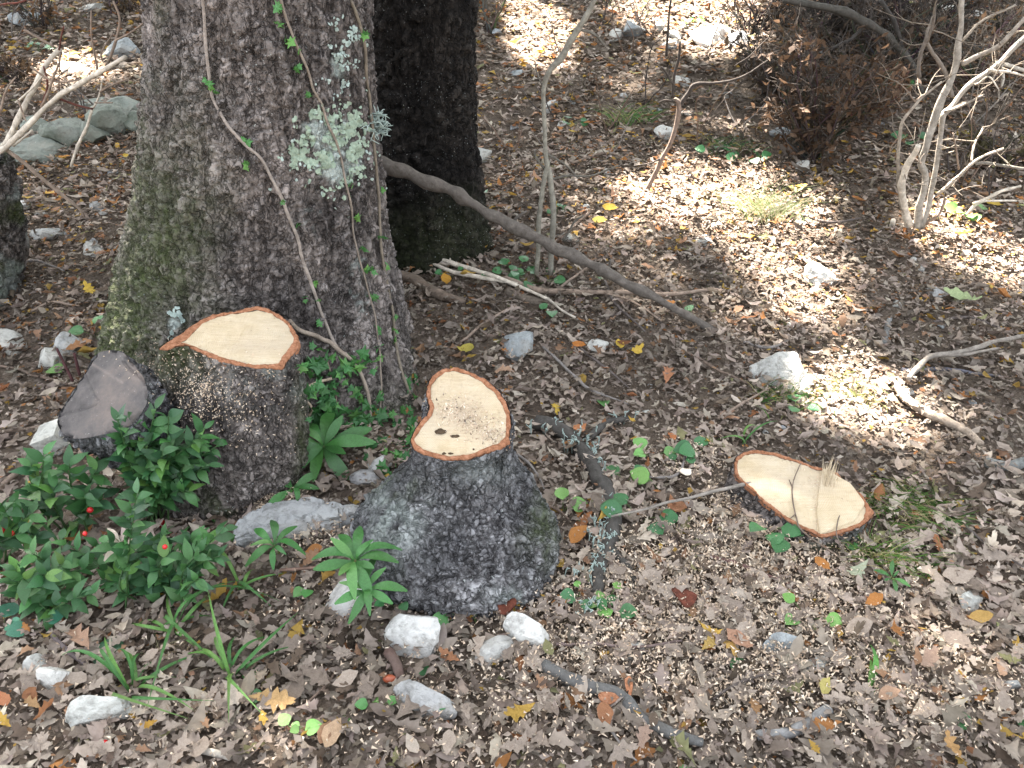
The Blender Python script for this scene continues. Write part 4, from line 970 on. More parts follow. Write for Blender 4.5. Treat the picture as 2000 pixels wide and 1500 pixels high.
# dark mossy stub at the left edge with two pale cut branches growing from it
yl = float(G(10, 600)[1]) + .1
stub = thing('cut_shrub', G(-20, 600), 'dark mossy stub at the left edge with two pale cut branches and thin twigs', 'shrub')
v, f = tube(np.array([P(-18, 640, yl), P(-22, 560, yl), P(-25, 450, yl), P(-28, 340, yl), P(-26, 300, yl)]), np.array([.15, .125, .11, .10, .08]), 90, 90, .0, .0, 5)
Pg = v[:-2].reshape(90, 90, 3); N = grid_normals(Pg); N *= np.sign(((Pg - Pg.mean(1, keepdims=True)) * N).sum()); h, tone = bark_relief(Pg, N, .03, 1.2, .013, 33)
Pg = Pg + N * (h + .03 * fbm(Pg * 7, 34))[..., None]
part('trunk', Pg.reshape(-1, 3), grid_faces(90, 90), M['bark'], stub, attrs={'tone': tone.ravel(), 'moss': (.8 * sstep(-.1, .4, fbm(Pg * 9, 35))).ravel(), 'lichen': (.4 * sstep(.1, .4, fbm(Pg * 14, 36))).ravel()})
def air(parent, pts, rad, colour, name='twig', seed=0, wob=.004, seg=6, knob=.25, yoff=None):
    w = wd(pts); m = np.array([scale_at(p) for p in w]) * (.88 if rad[0] > 8 else .85); rr = np.interp(np.linspace(0, 1, len(w)), np.linspace(0, 1, len(rad)), rad) * m / 2
    v, f = tube(w, rr, None, seg, wob, knob, seed); o = part(name, v, f, M['stick'], parent); o.color = (*colour, 1); return o
D = lambda pts, y, dy=0: [(a, b, y + dy * k / max(1, len(pts) - 1)) for k, (a, b) in enumerate(pts)]
yb = yl - .1
air(stub, D([(-10,300),(15,270),(40,222),(70,165),(95,120),(118,94)], yb, .12), (12, 12, 12, 11, 11, 10), BONE, 'branch', 1, seg=10)
air(stub, D([(-10,300),(20,280),(60,240),(110,192),(160,160),(205,135),(245,110)], yb, -.1), (13, 13, 12, 11, 11, 10, 10), BONE, 'branch', 2, seg=10)
for k, (q, w, c) in enumerate([([(115,98),(118,75),(126,50)], (5, 3), REDW), ([(105,92),(75,75),(48,60)], (6, 6), TAN), ([(80,210),(95,165),(88,130)], (6, 4), REDW), ([(80,210),(110,140),(115,100)], (6, 4), TAN), ([(0,220),(10,180),(30,150)], (6, 3), TAN), ([(30,200),(60,175),(88,145)], (5, 3), BONE),
    ([(110,190),(150,205),(180,212)], (6, 5), REDW), ([(180,212),(195,180),(202,155)], (5, 3), BONE), ([(180,212),(170,250),(152,285),(138,325)], (6, 7, 8, 6), BONE), ([(185,200),(222,200)], (4, 3), TAN), ([(10,290),(50,320),(100,365),(150,405),(165,425)], (9, 9, 8, 7, 4), TAN), ([(25,285),(62,255)], (6, 4), BONE), ([(35,195),(45,225),(50,235)], (5, 3), TAN), ([(195,180),(235,160),(258,150)], (5, 3), TAN),
    ([(210,125),(225,80),(235,40),(220,0)], (7, 7, 6, 5), TAN), ([(225,80),(255,65),(285,40)], (5, 3), TAN), ([(190,135),(180,80),(178,20)], (5, 5, 4), TAN), ([(200,120),(197,100),(220,65)], (4, 3), TAN), ([(0,10),(30,8),(50,0)], (5, 4), REDW), ([(60,130),(110,160),(160,155)], (5, 4), TAN)]):
    air(stub, D(q, yb + .03 * ((k % 3) - 1)), w, c, 'twig', 40 + k)
# forked sapling beyond the pole
ys = float(G(1055, 540)[1])
sap = thing('sapling', G(1058, 540), 'forked young grey sapling with two stems beyond the leaning pole', 'sapling')
air(sap, D([(1075,540),(1078,470),(1080,400),(1076,350),(1068,310),(1064,250),(1062,180),(1072,140),(1098,110),(1115,80),(1140,40),(1162,0),(1175,-40)], ys), (13, 12, 13, 14, 10, 10, 10, 14, 16, 14, 14, 12, 12), (.24, .23, .19), 'stem', 1, seg=8)
air(sap, D([(1048,535),(1052,450),(1058,380),(1066,330),(1070,312)], ys - .05, .05), (11, 11, 11, 11, 10), (.22, .21, .17), 'stem', 2, seg=8)
for k, (q, w) in enumerate([([(1130,55),(1160,65),(1180,90)], (8, 5)), ([(1066,300),(1100,320),(1130,350)], (6, 4)), ([(1076,350),(1110,345),(1160,340),(1210,322)], (6, 5, 3)), ([(1062,180),(1050,150),(1045,120)], (4, 3)), ([(1064,330),(1045,300),(1050,290)], (6, 3)), ([(1100,470),(1120,435),(1140,420)], (6, 4))]):
    air(sap, D(q, ys), w, (.13, .12, .1), 'twig', 70 + k)
ys = float(G(1262, 378)[1])
sap = thing('sapling', G(1262, 378), 'thin leaning brown sapling with a small dark fork, in front of the white rounded stone', 'sapling')
air(sap, D([(1262,376),(1285,325),(1308,285),(1322,240),(1326,205),(1318,192)], ys), (11, 10, 10, 10, 12, 7), (.2, .15, .12), 'stem', 1)
for k, (q, w) in enumerate([([(1326,210),(1345,180),(1358,165),(1400,162),(1450,150),(1500,118)], (11, 10, 8, 5, 4)), ([(1313,192),(1316,150),(1326,110),(1328,80)], (7, 6, 5)), ([(1316,165),(1300,140),(1292,130)], (6, 4)), ([(1302,110),(1305,60),(1310,0)], (6, 5, 5)), ([(1320,200),(1300,195),(1285,200)], (5, 3)), ([(1290,310),(1270,320),(1240,325)], (5, 3))]):
    air(sap, D(q, ys), w, DARKW, 'twig', 80 + k)
# bare shrub on the right
ys = float(G(1790, 455)[1])
shr = thing('bare_shrub', G(1785, 450), 'leafless many-stemmed pale shrub on the right with crooked grey stems', 'shrub')
for k, (q, w, c) in enumerate([([(1775,440),(1765,400),(1760,360),(1770,330),(1785,300),(1794,282)], (16, 15, 16, 15, 13, 12), BONE), ([(1790,450),(1798,400),(1806,350),(1800,320),(1812,280),(1825,235),(1840,190),(1858,150),(1870,110),(1876,50),(1880,-20)], (16, 15, 14, 14, 16, 17, 16, 15, 14, 12, 12), (.33, .30, .255)),
    ([(1800,445),(1815,390),(1828,330),(1838,270),(1842,225),(1862,205),(1895,165),(1935,135),(1965,110),(2010,65)], (13, 12, 11, 11, 12, 11, 11, 12, 12, 12), (.33, .30, .255)), ([(1782,440),(1770,420),(1758,395),(1755,340),(1760,250),(1790,200),(1840,160)], (10, 9, 8, 8, 7, 6, 5), (.3, .26, .21)),
    ([(1845,218),(1880,205),(1925,185)], (8, 6, 4), (.3, .26, .21)), ([(1878,125),(1920,105),(1955,85),(2005,30)], (12, 11, 10, 8), (.36, .32, .27)), ([(1830,380),(1870,345),(1900,318),(1960,290)], (9, 8, 7, 5), (.36, .31, .25)), ([(1898,318),(1905,280),(1920,248)], (6, 5, 4), (.3, .26, .21)), ([(1905,320),(1960,325),(2010,330)], (8, 7, 7), (.2, .18, .15)),
    ([(1860,190),(1850,150),(1820,100),(1810,70),(1822,30)], (9, 8, 7, 6), (.2, .17, .14)), ([(1795,150),(1800,100),(1820,50),(1830,10)], (9, 8, 7, 5), (.16, .14, .12)), ([(1790,200),(1775,180),(1760,165)], (4, 2), TAN), ([(1790,195),(1808,180)], (4, 2), TAN), ([(1873,330),(1868,290),(1860,260)], (5, 3), TAN),
    ([(1935,135),(1960,140),(2000,148)], (7, 5), BONE), ([(1905,165),(1930,150),(1950,172)], (5, 3), BONE), ([(1880,80),(1920,40),(1985,10)], (7, 6, 5), (.3, .26, .21)), ([(1760,260),(1740,285),(1735,300)], (4, 2), TAN), ([(1800,440),(1830,420),(1850,385)], (8, 6), TAN), ([(1745,430),(1735,455)], (12, 9), BONE), ([(1775,300),(1795,318),(1800,322)], (5, 3), TAN)]):
    air(shr, D(q, ys, .05 * ((k * 7) % 5 - 2)), w, c, 'stem' if w[0] > 8 else 'twig', 100 + k, .006, 8 if w[0] > 8 else 6)
rt = np.random.default_rng(321); fine = []
for o in [c for c in shr.children if c.name.startswith(('stem', 'twig'))]:
    cs = np.array([v_.co for v_ in o.data.vertices]); 
    for q in range(3):
        p = cs[rt.integers(len(cs) // 3, len(cs) - 2)] + np.array(shr.location); d = rt.normal(0, 1, 3) + [0, 0, .6]; d /= np.linalg.norm(d); L = rt.uniform(.05, .2)
        e = p + d * L; mid = (p + e) / 2 + rt.normal(0, .015, 3); fine.append(tube([p, mid, e], np.array([.0026, .0018, .0009]), 6, 4, .006, 0, q, cap=False))
        e2 = mid + (d + rt.normal(0, .7, 3)) * L * .5; fine.append(tube([mid, (mid + e2) / 2 + rt.normal(0, .006, 3), e2], np.array([.0016, .0012, .0007]), 5, 4, .004, 0, q, cap=False))
v, f = merge(fine); o = part('twigs', v, f, M['stick'], shr, None, 'stuff'); o.color = (.2, .17, .135, 1)
stick('branch', [(1885,425),(1905,400),(1935,385),(1965,370),(1995,362)], (7, 7, 7, 6, 5), BONE, 'pale thin stick rising from the sunlit litter, right of the bare shrub', twigs=[([(1900,398),(1930,392),(1985,393)], (6, 5, 4))], depth=float(G(1885, 425)[1]), seed=141)
stick('branch', [(1955,125),(1960,150),(1955,170)], (7, 6, 4), BONE, 'bright short twig sunlit behind the bare shrub', depth=float(G(1955, 180)[1]), seed=142, twigs=[([(1952,122),(1985,132),(2005,138)], (8, 8, 6))])
rs = np.random.default_rng(888); seen_b = set()
for k in range(26):
    a, b = (rs.uniform(980, 1480), rs.uniform(40, 330)) if k < 17 else (rs.uniform(20, 260), rs.uniform(40, 300)) if k < 21 else (rs.uniform(1850, 1990), rs.uniform(250, 420))
    lab = ['thin dark', 'short brown', 'crooked grey'][k % 3] + ' bare shoot standing ' + near_stone(a, b)
    if lab in seen_b: continue
    seen_b.add(lab); g_ = G(a, b); t = thing('bare_shoot', g_, lab, 'shoot', 'bare shoots standing in the litter')
    for q in range(rs.integers(2, 4)):
        tip = g_ + np.array([rs.normal(0, .14), rs.normal(0, .1), rs.uniform(.12, .42)]); mid = (g_ + tip) / 2 + rs.normal(0, .04, 3)
        v, f = tube([g_ - [0, 0, .01], mid, tip], np.array([.0045, .0032, .0015]), 10, 5, .012, .2, k * 5 + q); o = part('stem', v, f, M['stick'], t); o.color = (*[(.06, .05, .045), (.16, .11, .08), (.2, .18, .16)][k % 3], 1)
        e = mid + (tip - mid) * .4 + rs.normal(0, .09, 3); v, f = tube([mid, (mid + e) / 2 + rs.normal(0, .015, 3), e], np.array([.0022, .0018, .001]), 7, 4, .006, 0, k); o = part('twig', v, f, M['stick'], t); o.color = (.1, .08, .065, 1)
# dark tangled thicket, upper right
def brush(bx, by, spread, height, n, label, seed, col=DARKW, lean=0, leaves=0, leafcol=(.22, .1, .05)):
    r = np.random.default_rng(seed); g = G(bx, by); m = scale_at(g)
    t = thing('dead_bush', g, label, 'bush')
    fine = []
    lv = []
    for k in range(n):
        a = r.uniform(0, 6.283); tip = g + np.array([math.cos(a) * spread * m * r.uniform(.3, 1) + lean * m, math.sin(a) * spread * m * r.uniform(.2, .8), height * m * r.uniform(.35, 1)])
        b0 = g + np.array([r.normal(0, 8 * m), r.normal(0, 8 * m), -.01]); mid = (b0 + tip) / 2 + r.normal(0, .12 * spread * m, 3) + [0, 0, .05 * height * m]
        pts = catmull([b0, mid, tip], 9)
        v, f = tube(pts, np.array([3.6, 2.6, 1.2]) * m * r.uniform(.6, 1.2) / 1.6, 9, 5, .02, .2, seed + k)
        o = part('stem', v, f, M['stick'], t); o.color = (*[c * r.uniform(.7, 1.6) for c in col], 1)
        for q in range(9):
            i = r.integers(2, 9); p = pts[i]; d = (tip - b0) / np.linalg.norm(tip - b0) + r.normal(0, .8, 3); d /= np.linalg.norm(d); L = r.uniform(.15, .45) * spread * m
            e = p + d * L; c2 = (p + e) / 2 + r.normal(0, .08 * L, 3)
            fine.append(tube([p, c2, e], np.array([1.2, .8, .45]) * m, 6, 3, .012, 0, seed + q, cap=False))
            d2 = d + r.normal(0, .8, 3); fine.append(tube([c2, c2 + d2 * L * .3, c2 + d2 * L * .5 + r.normal(0, .05 * L, 3)], np.array([.8, .6, .4]) * m, 5, 3, .01, 0, seed + q, cap=False))
            if leaves: lv.append(e); lv.append(c2)
    v, f = merge(fine); o = part('twigs', v, f, M['stick'], t, None, 'stuff'); o.color = (*[c * 1.5 for c in col], 1)
    if leaves:
        k = min(leaves, 6 * len(lv)); base = np.array(lv)[r.integers(0, len(lv), k)] + r.normal(0, .05 * spread * m, (k, 3)); base[:, 2] = np.maximum(base[:, 2], ground_z(base[:, 0], base[:, 1]))
        col_ = np.array(leafcol) * r.uniform(.4, 1.5, (k, 1))
        v, f, c = scatter_leaves(base, r.uniform(.03, .06, k), r.uniform(0, 6.28, k), r.normal(0, .8, k), r.normal(0, .8, k), T_far, r.integers(0, len(T_far), k), col_, np.zeros(k))
        part('dead_leaves', v, f, M['litter'], t, None, 'stuff', attrs={'col': c})
    return t
brush(1590, 310, 150, 230, 34, 'dark tangled dead bush with withered brown leaves, left of the bare shrub', 201, DARKW, 0, 900, (.085, .055, .035))
brush(1680, 235, 90, 110, 16, 'fallen bush with rust brown oak leaves behind the dark tangle', 202, (.1, .07, .05), 0, 300, (.17, .10, .06))
brush(1720, 165, 150, 170, 28, 'dark dead bush against the top of the slope, left of the tall grey stem', 203, DARKW, 0, 500, (.07, .05, .035))
brush(1530, 215, 120, 130, 26, 'black brown twiggy dead bush on the near left of the tangle', 211, DARKW, 0, 420, (.06, .045, .03))
brush(1650, 110, 160, 130, 30, 'very dark dead bush under the thick arching branch', 212, (.035, .03, .027), 0, 520, (.05, .04, .03))
brush(1790, 90, 150, 120, 26, 'dark dead bush behind the tall grey shrub stem', 213, (.04, .035, .03), 0, 300, (.08, .06, .045))
brush(1470, 70, 90, 80, 14, 'small dark bush behind the far row of stones', 214, DARKW, 0, 160, (.09, .06, .035))
brush(1990, 70, 110, 130, 20, 'grey twiggy bush cut by the right edge at the top', 215, (.07, .06, .05), 0, 200, (.12, .09, .06))
brush(30, 160, 70, 60, 10, 'dark twiggy bush at the left edge behind the pale branches', 216, DARKW, 0, 140, (.09, .06, .035))
brush(240, 30, 70, 50, 10, 'dark low bush beyond the large oak left side', 217, DARKW, 0, 160, (.08, .055, .03))
brush(1905, 160, 150, 170, 26, 'grey brown dead bush filling the far right corner', 204, (.12, .1, .08), 0, 260, (.2, .13, .08))
brush(1940, 330, 80, 80, 10, 'low dark bramble at the right edge below the bare shrub arms', 205, DARKW, 0, 120, (.1, .09, .04))
brush(1560, 130, 80, 120, 10, 'thin leafless bush above the dark tangle', 206, (.09, .075, .06), 0, 60, (.2, .12, .07))
brush(960, 60, 50, 120, 7, 'sparse leafless bush right behind the dark oak', 207, (.08, .07, .055), 0, 50, (.25, .12, .06))
brush(1180, 10, 70, 70, 7, 'sparse leafless bush at the far top edge', 208, (.09, .08, .06), 0, 60, (.25, .13, .07))
brush(90, 60, 70, 70, 8, 'dark leafless bush in the far left corner', 209, DARKW, 0, 100, (.12, .07, .035))
yt = float(G(1800, 200)[1])
t = thing('dead_branch', P(1800, 190, yt), 'dark thick broken branch arching through the thicket, upper right', 'branch')
air(t, D([(1530,0),(1580,8),(1640,18),(1690,45),(1730,70),(1760,95),(1790,140),(1800,185)], yt), (12, 15, 18, 18, 16, 15, 14, 10), (.07, .065, .055), 'stem', 1, .01, 8)
air(t, D([(1720,0),(1745,40),(1760,90),(1765,110)], yt), (9, 10, 9, 6), (.05, .045, .04), 'twig', 2, .008)
air(t, D([(1625,95),(1660,78),(1690,50)], yt), (7, 9, 8), (.05, .045, .04), 'twig', 3, .008)
# ------------------------------------------------------------------ green plants
def leaf_mesh(name, outline, n=7, curl=.12, fold=.12, tip=1.0, twist=0.0, mat='green'):
    """simple blade along +X from the origin, unit length; outline(t) -> half width"""
    t = np.linspace(0, 1, n); w = np.array([outline(x) for x in t])
    mid = np.stack([t, 0 * t, curl * (t - t * t) * 1.6 - curl * .6 * t * t], -1)
    L = mid + np.stack([0 * t, w, fold * w * 2 + twist * w * t], -1); R_ = mid + np.stack([0 * t, -w, fold * w * 2 - twist * w * t], -1)
    i = np.arange(n - 1)
    f = np.concatenate([np.stack([i, i + 1, n + i + 1, n + i], -1), np.stack([i + 1, i, 2 * n + i, 2 * n + i + 1], -1)])
    return mesh_data(name, np.concatenate([mid, L, R_]), f, M[mat])
oval = lambda w, p=.45: (lambda t: max(.006, w * (math.sin(math.pi * min(1, t ** (1 - p * .4))) ** 1.0) * (1 if t < .99 else .1)))
LM_br = [leaf_mesh('leaf', lambda t: max(.008, .235 * math.sin(math.pi * t ** .8) ** 1.05), 7, .1 + .08 * k, .12 - .06 * k, twist=.2 * (k - 1)) for k in range(4)]
LM_eu = [leaf_mesh('leaf', lambda t: max(.03, .14 * math.sin(math.pi * t ** 1.35) ** .75), 9, c, .10) for c in (.1, .3, .5, .7)]
LM_sd = [leaf_mesh('leaf', lambda t: max(.02, .46 * math.sin(math.pi * t ** .75) ** .7), 7, .1, .08 * k) for k in range(3)]
LM_gr = [leaf_mesh('blade', lambda t: .022 * (1 - t ** 2.2) + .002, 10, c, .12) for c in (.25, .6, 1.0, -.15)]
LM_sg = [leaf_mesh('blade', lambda t: .032 * (1 - t ** 2.5) * (.6 + .8 * math.sin(min(1, t * 2) * 1.57)) + .002, 12, c, .15, mat='blade') for c in (.4, .8, 1.3)]
iv = [(0,0),(.18,.10),(.12,.42),(.36,.30),(.50,.62),(.60,.26),(1,0)]
def ivy_mesh(k):
    r = np.random.default_rng(k); up = np.array(iv) * (1, 1 + .15 * r.normal()); pts = np.concatenate([up, up[-2:0:-1] * (1, -1)])
    v = np.concatenate([[(.4, 0, .05)], np.column_stack([pts, .06 * r.normal(size=len(pts)) * (pts[:, 0] > 0)])])
    n = len(pts); i = np.arange(n); f = np.stack([0 * i, i + 1, (i + 1) % n + 1], -1)
    return mesh_data('leaf', v, f, M['green'], smooth=False)
LM_iv = [ivy_mesh(k) for k in range(4)]
def frame(x, n):
    """rotation with local X along x and local Z close to n"""
    x = np.asarray(x, float); x = x / np.linalg.norm(x); z = np.asarray(n, float) - x * np.dot(n, x); z = z / (np.linalg.norm(z) + 1e-9); y = np.cross(z, x)
    return Matrix(((x[0], y[0], z[0]), (x[1], y[1], z[1]), (x[2], y[2], z[2])))
def put_leaf(data, parent, p, x, n, size, colour, name='leaf', wide=1.0):
    o = bpy.data.objects.new(name, data); COL.objects.link(o); o.parent = parent
    m = frame(x, n).to_4x4() @ Matrix.Diagonal((size, size * wide, size, 1)); m.translation = Vector(np.asarray(p) - origin(parent)); o.matrix_local = m
    o.color = (*[float(c) for c in colour], 1); return o
def vary(c, r, s=.18): return np.array(c) * r.uniform(1 - s, 1 + s) * (1 + r.normal(0, .05, 3))
TOCAM = lambda p: (np.array([0, 0, CAMH]) - p) / np.linalg.norm(np.array([0, 0, CAMH]) - p)

# butcher's broom: stiff stems of small pointed leaves, red berries
GB = [(.045, .135, .045), (.062, .17, .052), (.038, .105, .045), (.10, .23, .055)]
berry_me = mesh_data('berry', ICO[2][0], ICO[2][1], M['berry'])
def broom(base, stems, label, seed, leaf=42, berries=(), step=24):
    r = np.random.default_rng(seed); g = G(*base)
    t = thing('butchers_broom', g, label, 'bush', 'bushes of pointed green leaves and red berries')
    for k, (tip, dy) in enumerate(stems):
        b0 = g + np.array([r.normal(0, .03), r.normal(0, .02), 0]); b0[2] = ground_z(b0[0], b0[1]) - .005
        e = P(tip[0], tip[1], b0[1] + dy); zmin = float(ground_z(e[0], e[1])) + .015
        while e[2] < zmin and dy > -.4: dy -= .02; e = P(tip[0], tip[1], b0[1] + dy)
        mid = (b0 + e) / 2 + np.array([0, 0, .03]) + r.normal(0, .012, 3)
        pts = catmull([b0, mid, e], 24); L = np.linalg.norm(np.diff(pts, axis=0), axis=1).sum(); m = scale_at(e)
        v, f = tube(pts, np.array([.0028, .0022, .0012]), 14, 6, 0, 0)
        st = part('stem', v, f, M['green'], t); st.color = (.06, .13, .045, 1)
        nl = int(np.clip(L * .85 / (step * m) * 2.0, 8, 18)); s0 = .12 if L < .12 else .22
        for q in range(nl):
            u = s0 + (1 - s0) * (q + .5) / nl; i = min(22, int(u * 23)); p = pts[i] * (1 - (u * 23 - i)) + pts[i + 1] * (u * 23 - i)
            d = pts[i + 1] - pts[i]; d /= np.linalg.norm(d); a = q * 2.4 + r.normal(0, .4); s = np.cross(d, [0.3, .2, 1]); s /= np.linalg.norm(s); s2 = np.cross(d, s)
            out = math.cos(a) * s + math.sin(a) * s2; x = d * r.uniform(.45, .9) + out * r.uniform(.7, 1.1)
            put_leaf(LM_br[r.integers(4)], st, p, x, np.array([0, 0, .8]) + .7 * TOCAM(p) + r.normal(0, .45, 3), leaf * m * r.uniform(.75, 1.15) * (1 - .2 * (u > .9)), vary(GB[r.choice(4, p=[.4, .3, .2, .1])], r), wide=r.uniform(.8, 1.1))
    for (a, b, w) in berries:
        p = P(a, b, g[1] - .03); o = bpy.data.objects.new('berry', berry_me); COL.objects.link(o); o.parent = t
        o.location = Vector(p - g); s = w * scale_at(p) / 2; o.scale = (s, s, s)
    return t
broom((310, 1010), [((305,795),.02), ((250,810),.0), ((400,835),-.02), ((345,880),-.03), ((420,850),.02), ((280,860),-.05), ((370,960),-.05), ((255,950),-.06), ((262,900),-.02), ((228,812),-.02), ((330,805),.01), ((300,845),-.04), ((425,870),.0), ((385,860),-.05), ((240,850),-.04), ((318,880),-.06), ((410,905),-.04), ((290,915),-.05), ((345,930),-.06)], 'tallest bush of pointed green leaves, in front of the old grey cut', 301, 44, [(315,1022,16),(296,1070,10)])
broom((150, 1045), [((85,885),.0), ((135,905),.02), ((60,905),-.02), ((190,915),.03), ((165,965),-.04), ((105,950),-.03), ((205,970),.0), ((60,960),-.05)], 'bush of pointed green leaves below the rock leaning on the old cut', 302, 46, [(176,996,12)])
broom((-5, 1110), [((30,975),.02), ((0,990),.0), ((65,1000),.0), ((-20,1020),-.03), ((40,1040),-.04), ((75,1050),-.02)], 'bush of pointed green leaves cut by the left edge, with two red berries', 303, 46, [(2,1035,22),(22,1042,12)])
broom((90, 1190), [((30,1110),.0), ((62,1080),.02), ((125,1100),.0), ((165,1110),.02), ((90,1120),-.03), ((20,1140),-.03), ((140,1150),-.04), ((60,1170),-.05), ((100,1200),-.05), ((180,1160),-.03), ((45,1130),-.01)], 'low dense green bush at the lower left, left of the pale dead leaves', 304, 46)
broom((270, 1165), [((210,1055),.03), ((262,1000),.04), ((240,1110),.0), ((200,1130),-.02), ((300,1060),.02), ((330,1040),.03), ((180,1060),.04), ((270,960),.05), ((150,1090),.02), ((115,1050),.03)], 'middle bush of pointed green leaves behind the long sedge blades', 305, 44, [(166,1042,9)])
broom((355, 1165), [((335,1075),.0), ((300,1110),-.02), ((355,1105),-.03), ((405,1095),.0), ((430,1085),.02), ((370,1050),.03), ((320,1140),-.04), ((390,1130),-.04), ((285,1145),-.03), ((410,1060),.04), ((440,1030),.05)], 'green bush with narrow pointed leaves, nearest the long grey rock', 306, 44, [(322,1068,10)])

# whorled spurge plants
def whorl(cx, cy, R_px, n, label, seed, up=.09, back=.04, tilt=.35, colr=None):
    r = np.random.default_rng(seed); g = G(cx + r.normal(0, 6), cy + R_px * .55); c = P(cx, cy, g[1] + back); c[2] = max(c[2], ground_z(c[0], c[1]) + .03)
    m = scale_at(c); t = thing('whorled_plant', g, label, 'plant', 'plants with a whorl of long green leaves')
    v, f = tube([g - [0, 0, .01], (g + c) / 2 + [.01, .01, .01], c], np.array([.004, .0035, .003]), 10, 6); st = part('stem', v, f, M['green'], t); st.color = (.14, .17, .06, 1)
    ax = np.array([0, 0, 1.]) * .8 + TOCAM(c) * .6; ax /= np.linalg.norm(ax); s = np.cross(ax, [1, 0, 0]); s /= np.linalg.norm(s); s2 = np.cross(ax, s)
    for k in range(n):
        a = 6.283 * (k + r.uniform(-.25, .25)) / n; inner = k % 3 == 2
        o = math.cos(a) * s + math.sin(a) * s2; x = o + ax * (r.uniform(.05, .45) if not inner else .7)
        put_leaf(LM_eu[r.integers(0, 4)], t, c + o * .003, x, ax + .2 * r.normal(size=3), R_px * m * r.uniform(.85, 1.2) * (.7 if inner else 1), vary(colr or ((.06, .19, .05) if r.random() < .75 else (.10, .26, .07)), r, .15))
    return t
whorl(632, 872, 82, 12, 'largest plant with a whorl of long green leaves, at the large oak foot', 401)
whorl(572, 962, 55, 8, 'plant with a small leaf whorl just below the largest one', 402)
whorl(535, 1066, 52, 8, 'plant with a leaf whorl in front of the long grey rock', 403, back=-.03)
whorl(694, 1095, 74, 12, 'plant with a leaf whorl beside the swollen stump, upper of two', 404, back=-.11)
whorl(716, 1152, 66, 9, 'plant with a leaf whorl over the white rock, lower of two', 405, back=-.08)
whorl(236, 1060, 40, 9, 'withered cream leaf whorl hanging within the middle green bush', 407, back=-.09, colr=(.55, .5, .4))
whorl(1733, 1155, 28, 6, 'small whorl of green leaves right of the low slanted stump', 406)

# ivy climbing the big oak
def vine(pts, rad, label, leaves, seed, colour=TAN, lsize=26, bodies=(0,), lift=.008, group='ivy stems climbing the large oak', lcol=(.07, .22, .06)):
    r = np.random.default_rng(seed); q = catmull(np.array(pts, float), len(pts) * 3); w = []
    for a, b in q:
        p, n = hit(a, b, lift, bodies); w.append(p)
    w = np.array(w); k = np.array([.25, .5, .25]); 
    for _ in range(2): w[1:-1] = .25 * w[:-2] + .5 * w[1:-1] + .25 * w[2:]
    m = scale_at(w[len(w) // 2]); t = thing('ivy', w[-1], label, 'ivy', group)
    v, f = tube(w, np.array(rad) * m / 2, len(w) * 2, 7, .004, .15, seed); st = part('stem', v, f, M['stick'], t); st.color = (*colour, 1)
    for (a, b) in leaves:
        p, n = hit(a, b, lift + .006, bodies); x = np.array([r.normal(0, .7), 0, -.8]); 
        for _ in range(2): put_leaf(LM_iv[r.integers(4)], t, p + r.normal(0, .004, 3), x + r.normal(0, .5, 3), n + r.normal(0, .45, 3), lsize * m * r.uniform(.7, 1.15), vary(lcol if r.random() < .7 else (.12, .3, .07), r))
    return t
vine([(398,-20),(402,60),(408,150),(418,200),(445,245),(480,285),(510,310),(535,345),(555,395),(570,440),(588,500),(605,550),(620,600),(640,640),(660,680)], (6, 6, 6.5, 6.5, 7, 7, 7, 7.5), 'long pale ivy stem crossing the large oak trunk diagonally', [(402,160),(412,172),(478,263),(493,313),(549,380),(578,435),(610,538),(595,580),(620,590),(622,625)], 411, (.30, .26, .225), 16)
vine([(545,-10),(560,40),(575,85),(592,125),(608,160),(620,190),(640,232),(650,270),(668,315),(672,360),(685,415),(690,465),(700,510),(715,560),(730,610),(738,680),(742,760),(735,840)], (5, 5, 5, 4.5, 4, 4, 4), 'thin leafy ivy stem running from the top through the lichen patch', [(545,5),(558,42),(562,75),(582,92),(580,127),(606,178),(680,363),(684,380),(690,420),(700,487),(712,515),(714,525),(730,575),(735,640),(738,670),(740,690),(738,730),(742,765),(735,800)], 412, (.25, .21, .17), 18)
vine([(685,0),(705,70),(715,150),(720,200),(728,300),(738,420),(746,500),(756,560),(765,610),(775,700),(800,770)], (6, 6, 6, 6, 6), 'ivy stem following the right edge of the large oak', [(702,66),(738,372),(742,460),(750,520),(765,610),(766,640),(768,662)], 413, (.2, .17, .13), 16)
vine([(563,625),(590,645),(620,658),(645,670),(670,690),(690,712),(712,740),(720,790),(722,850)], (9, 9, 9, 9, 8, 7, 6), 'pale ivy stem from the fresh cut edge across the oak foot', [(688,695),(700,700),(675,720)], 414, (.3, .25, .2), 26, (0,), .012)
vine([(625,735),(600,740),(592,765),(600,780),(605,792)], (6, 6, 5), 'short curled bare ivy stem between the stump and the large oak', [], 415, (.36, .3, .22), 22, (0,), .05)
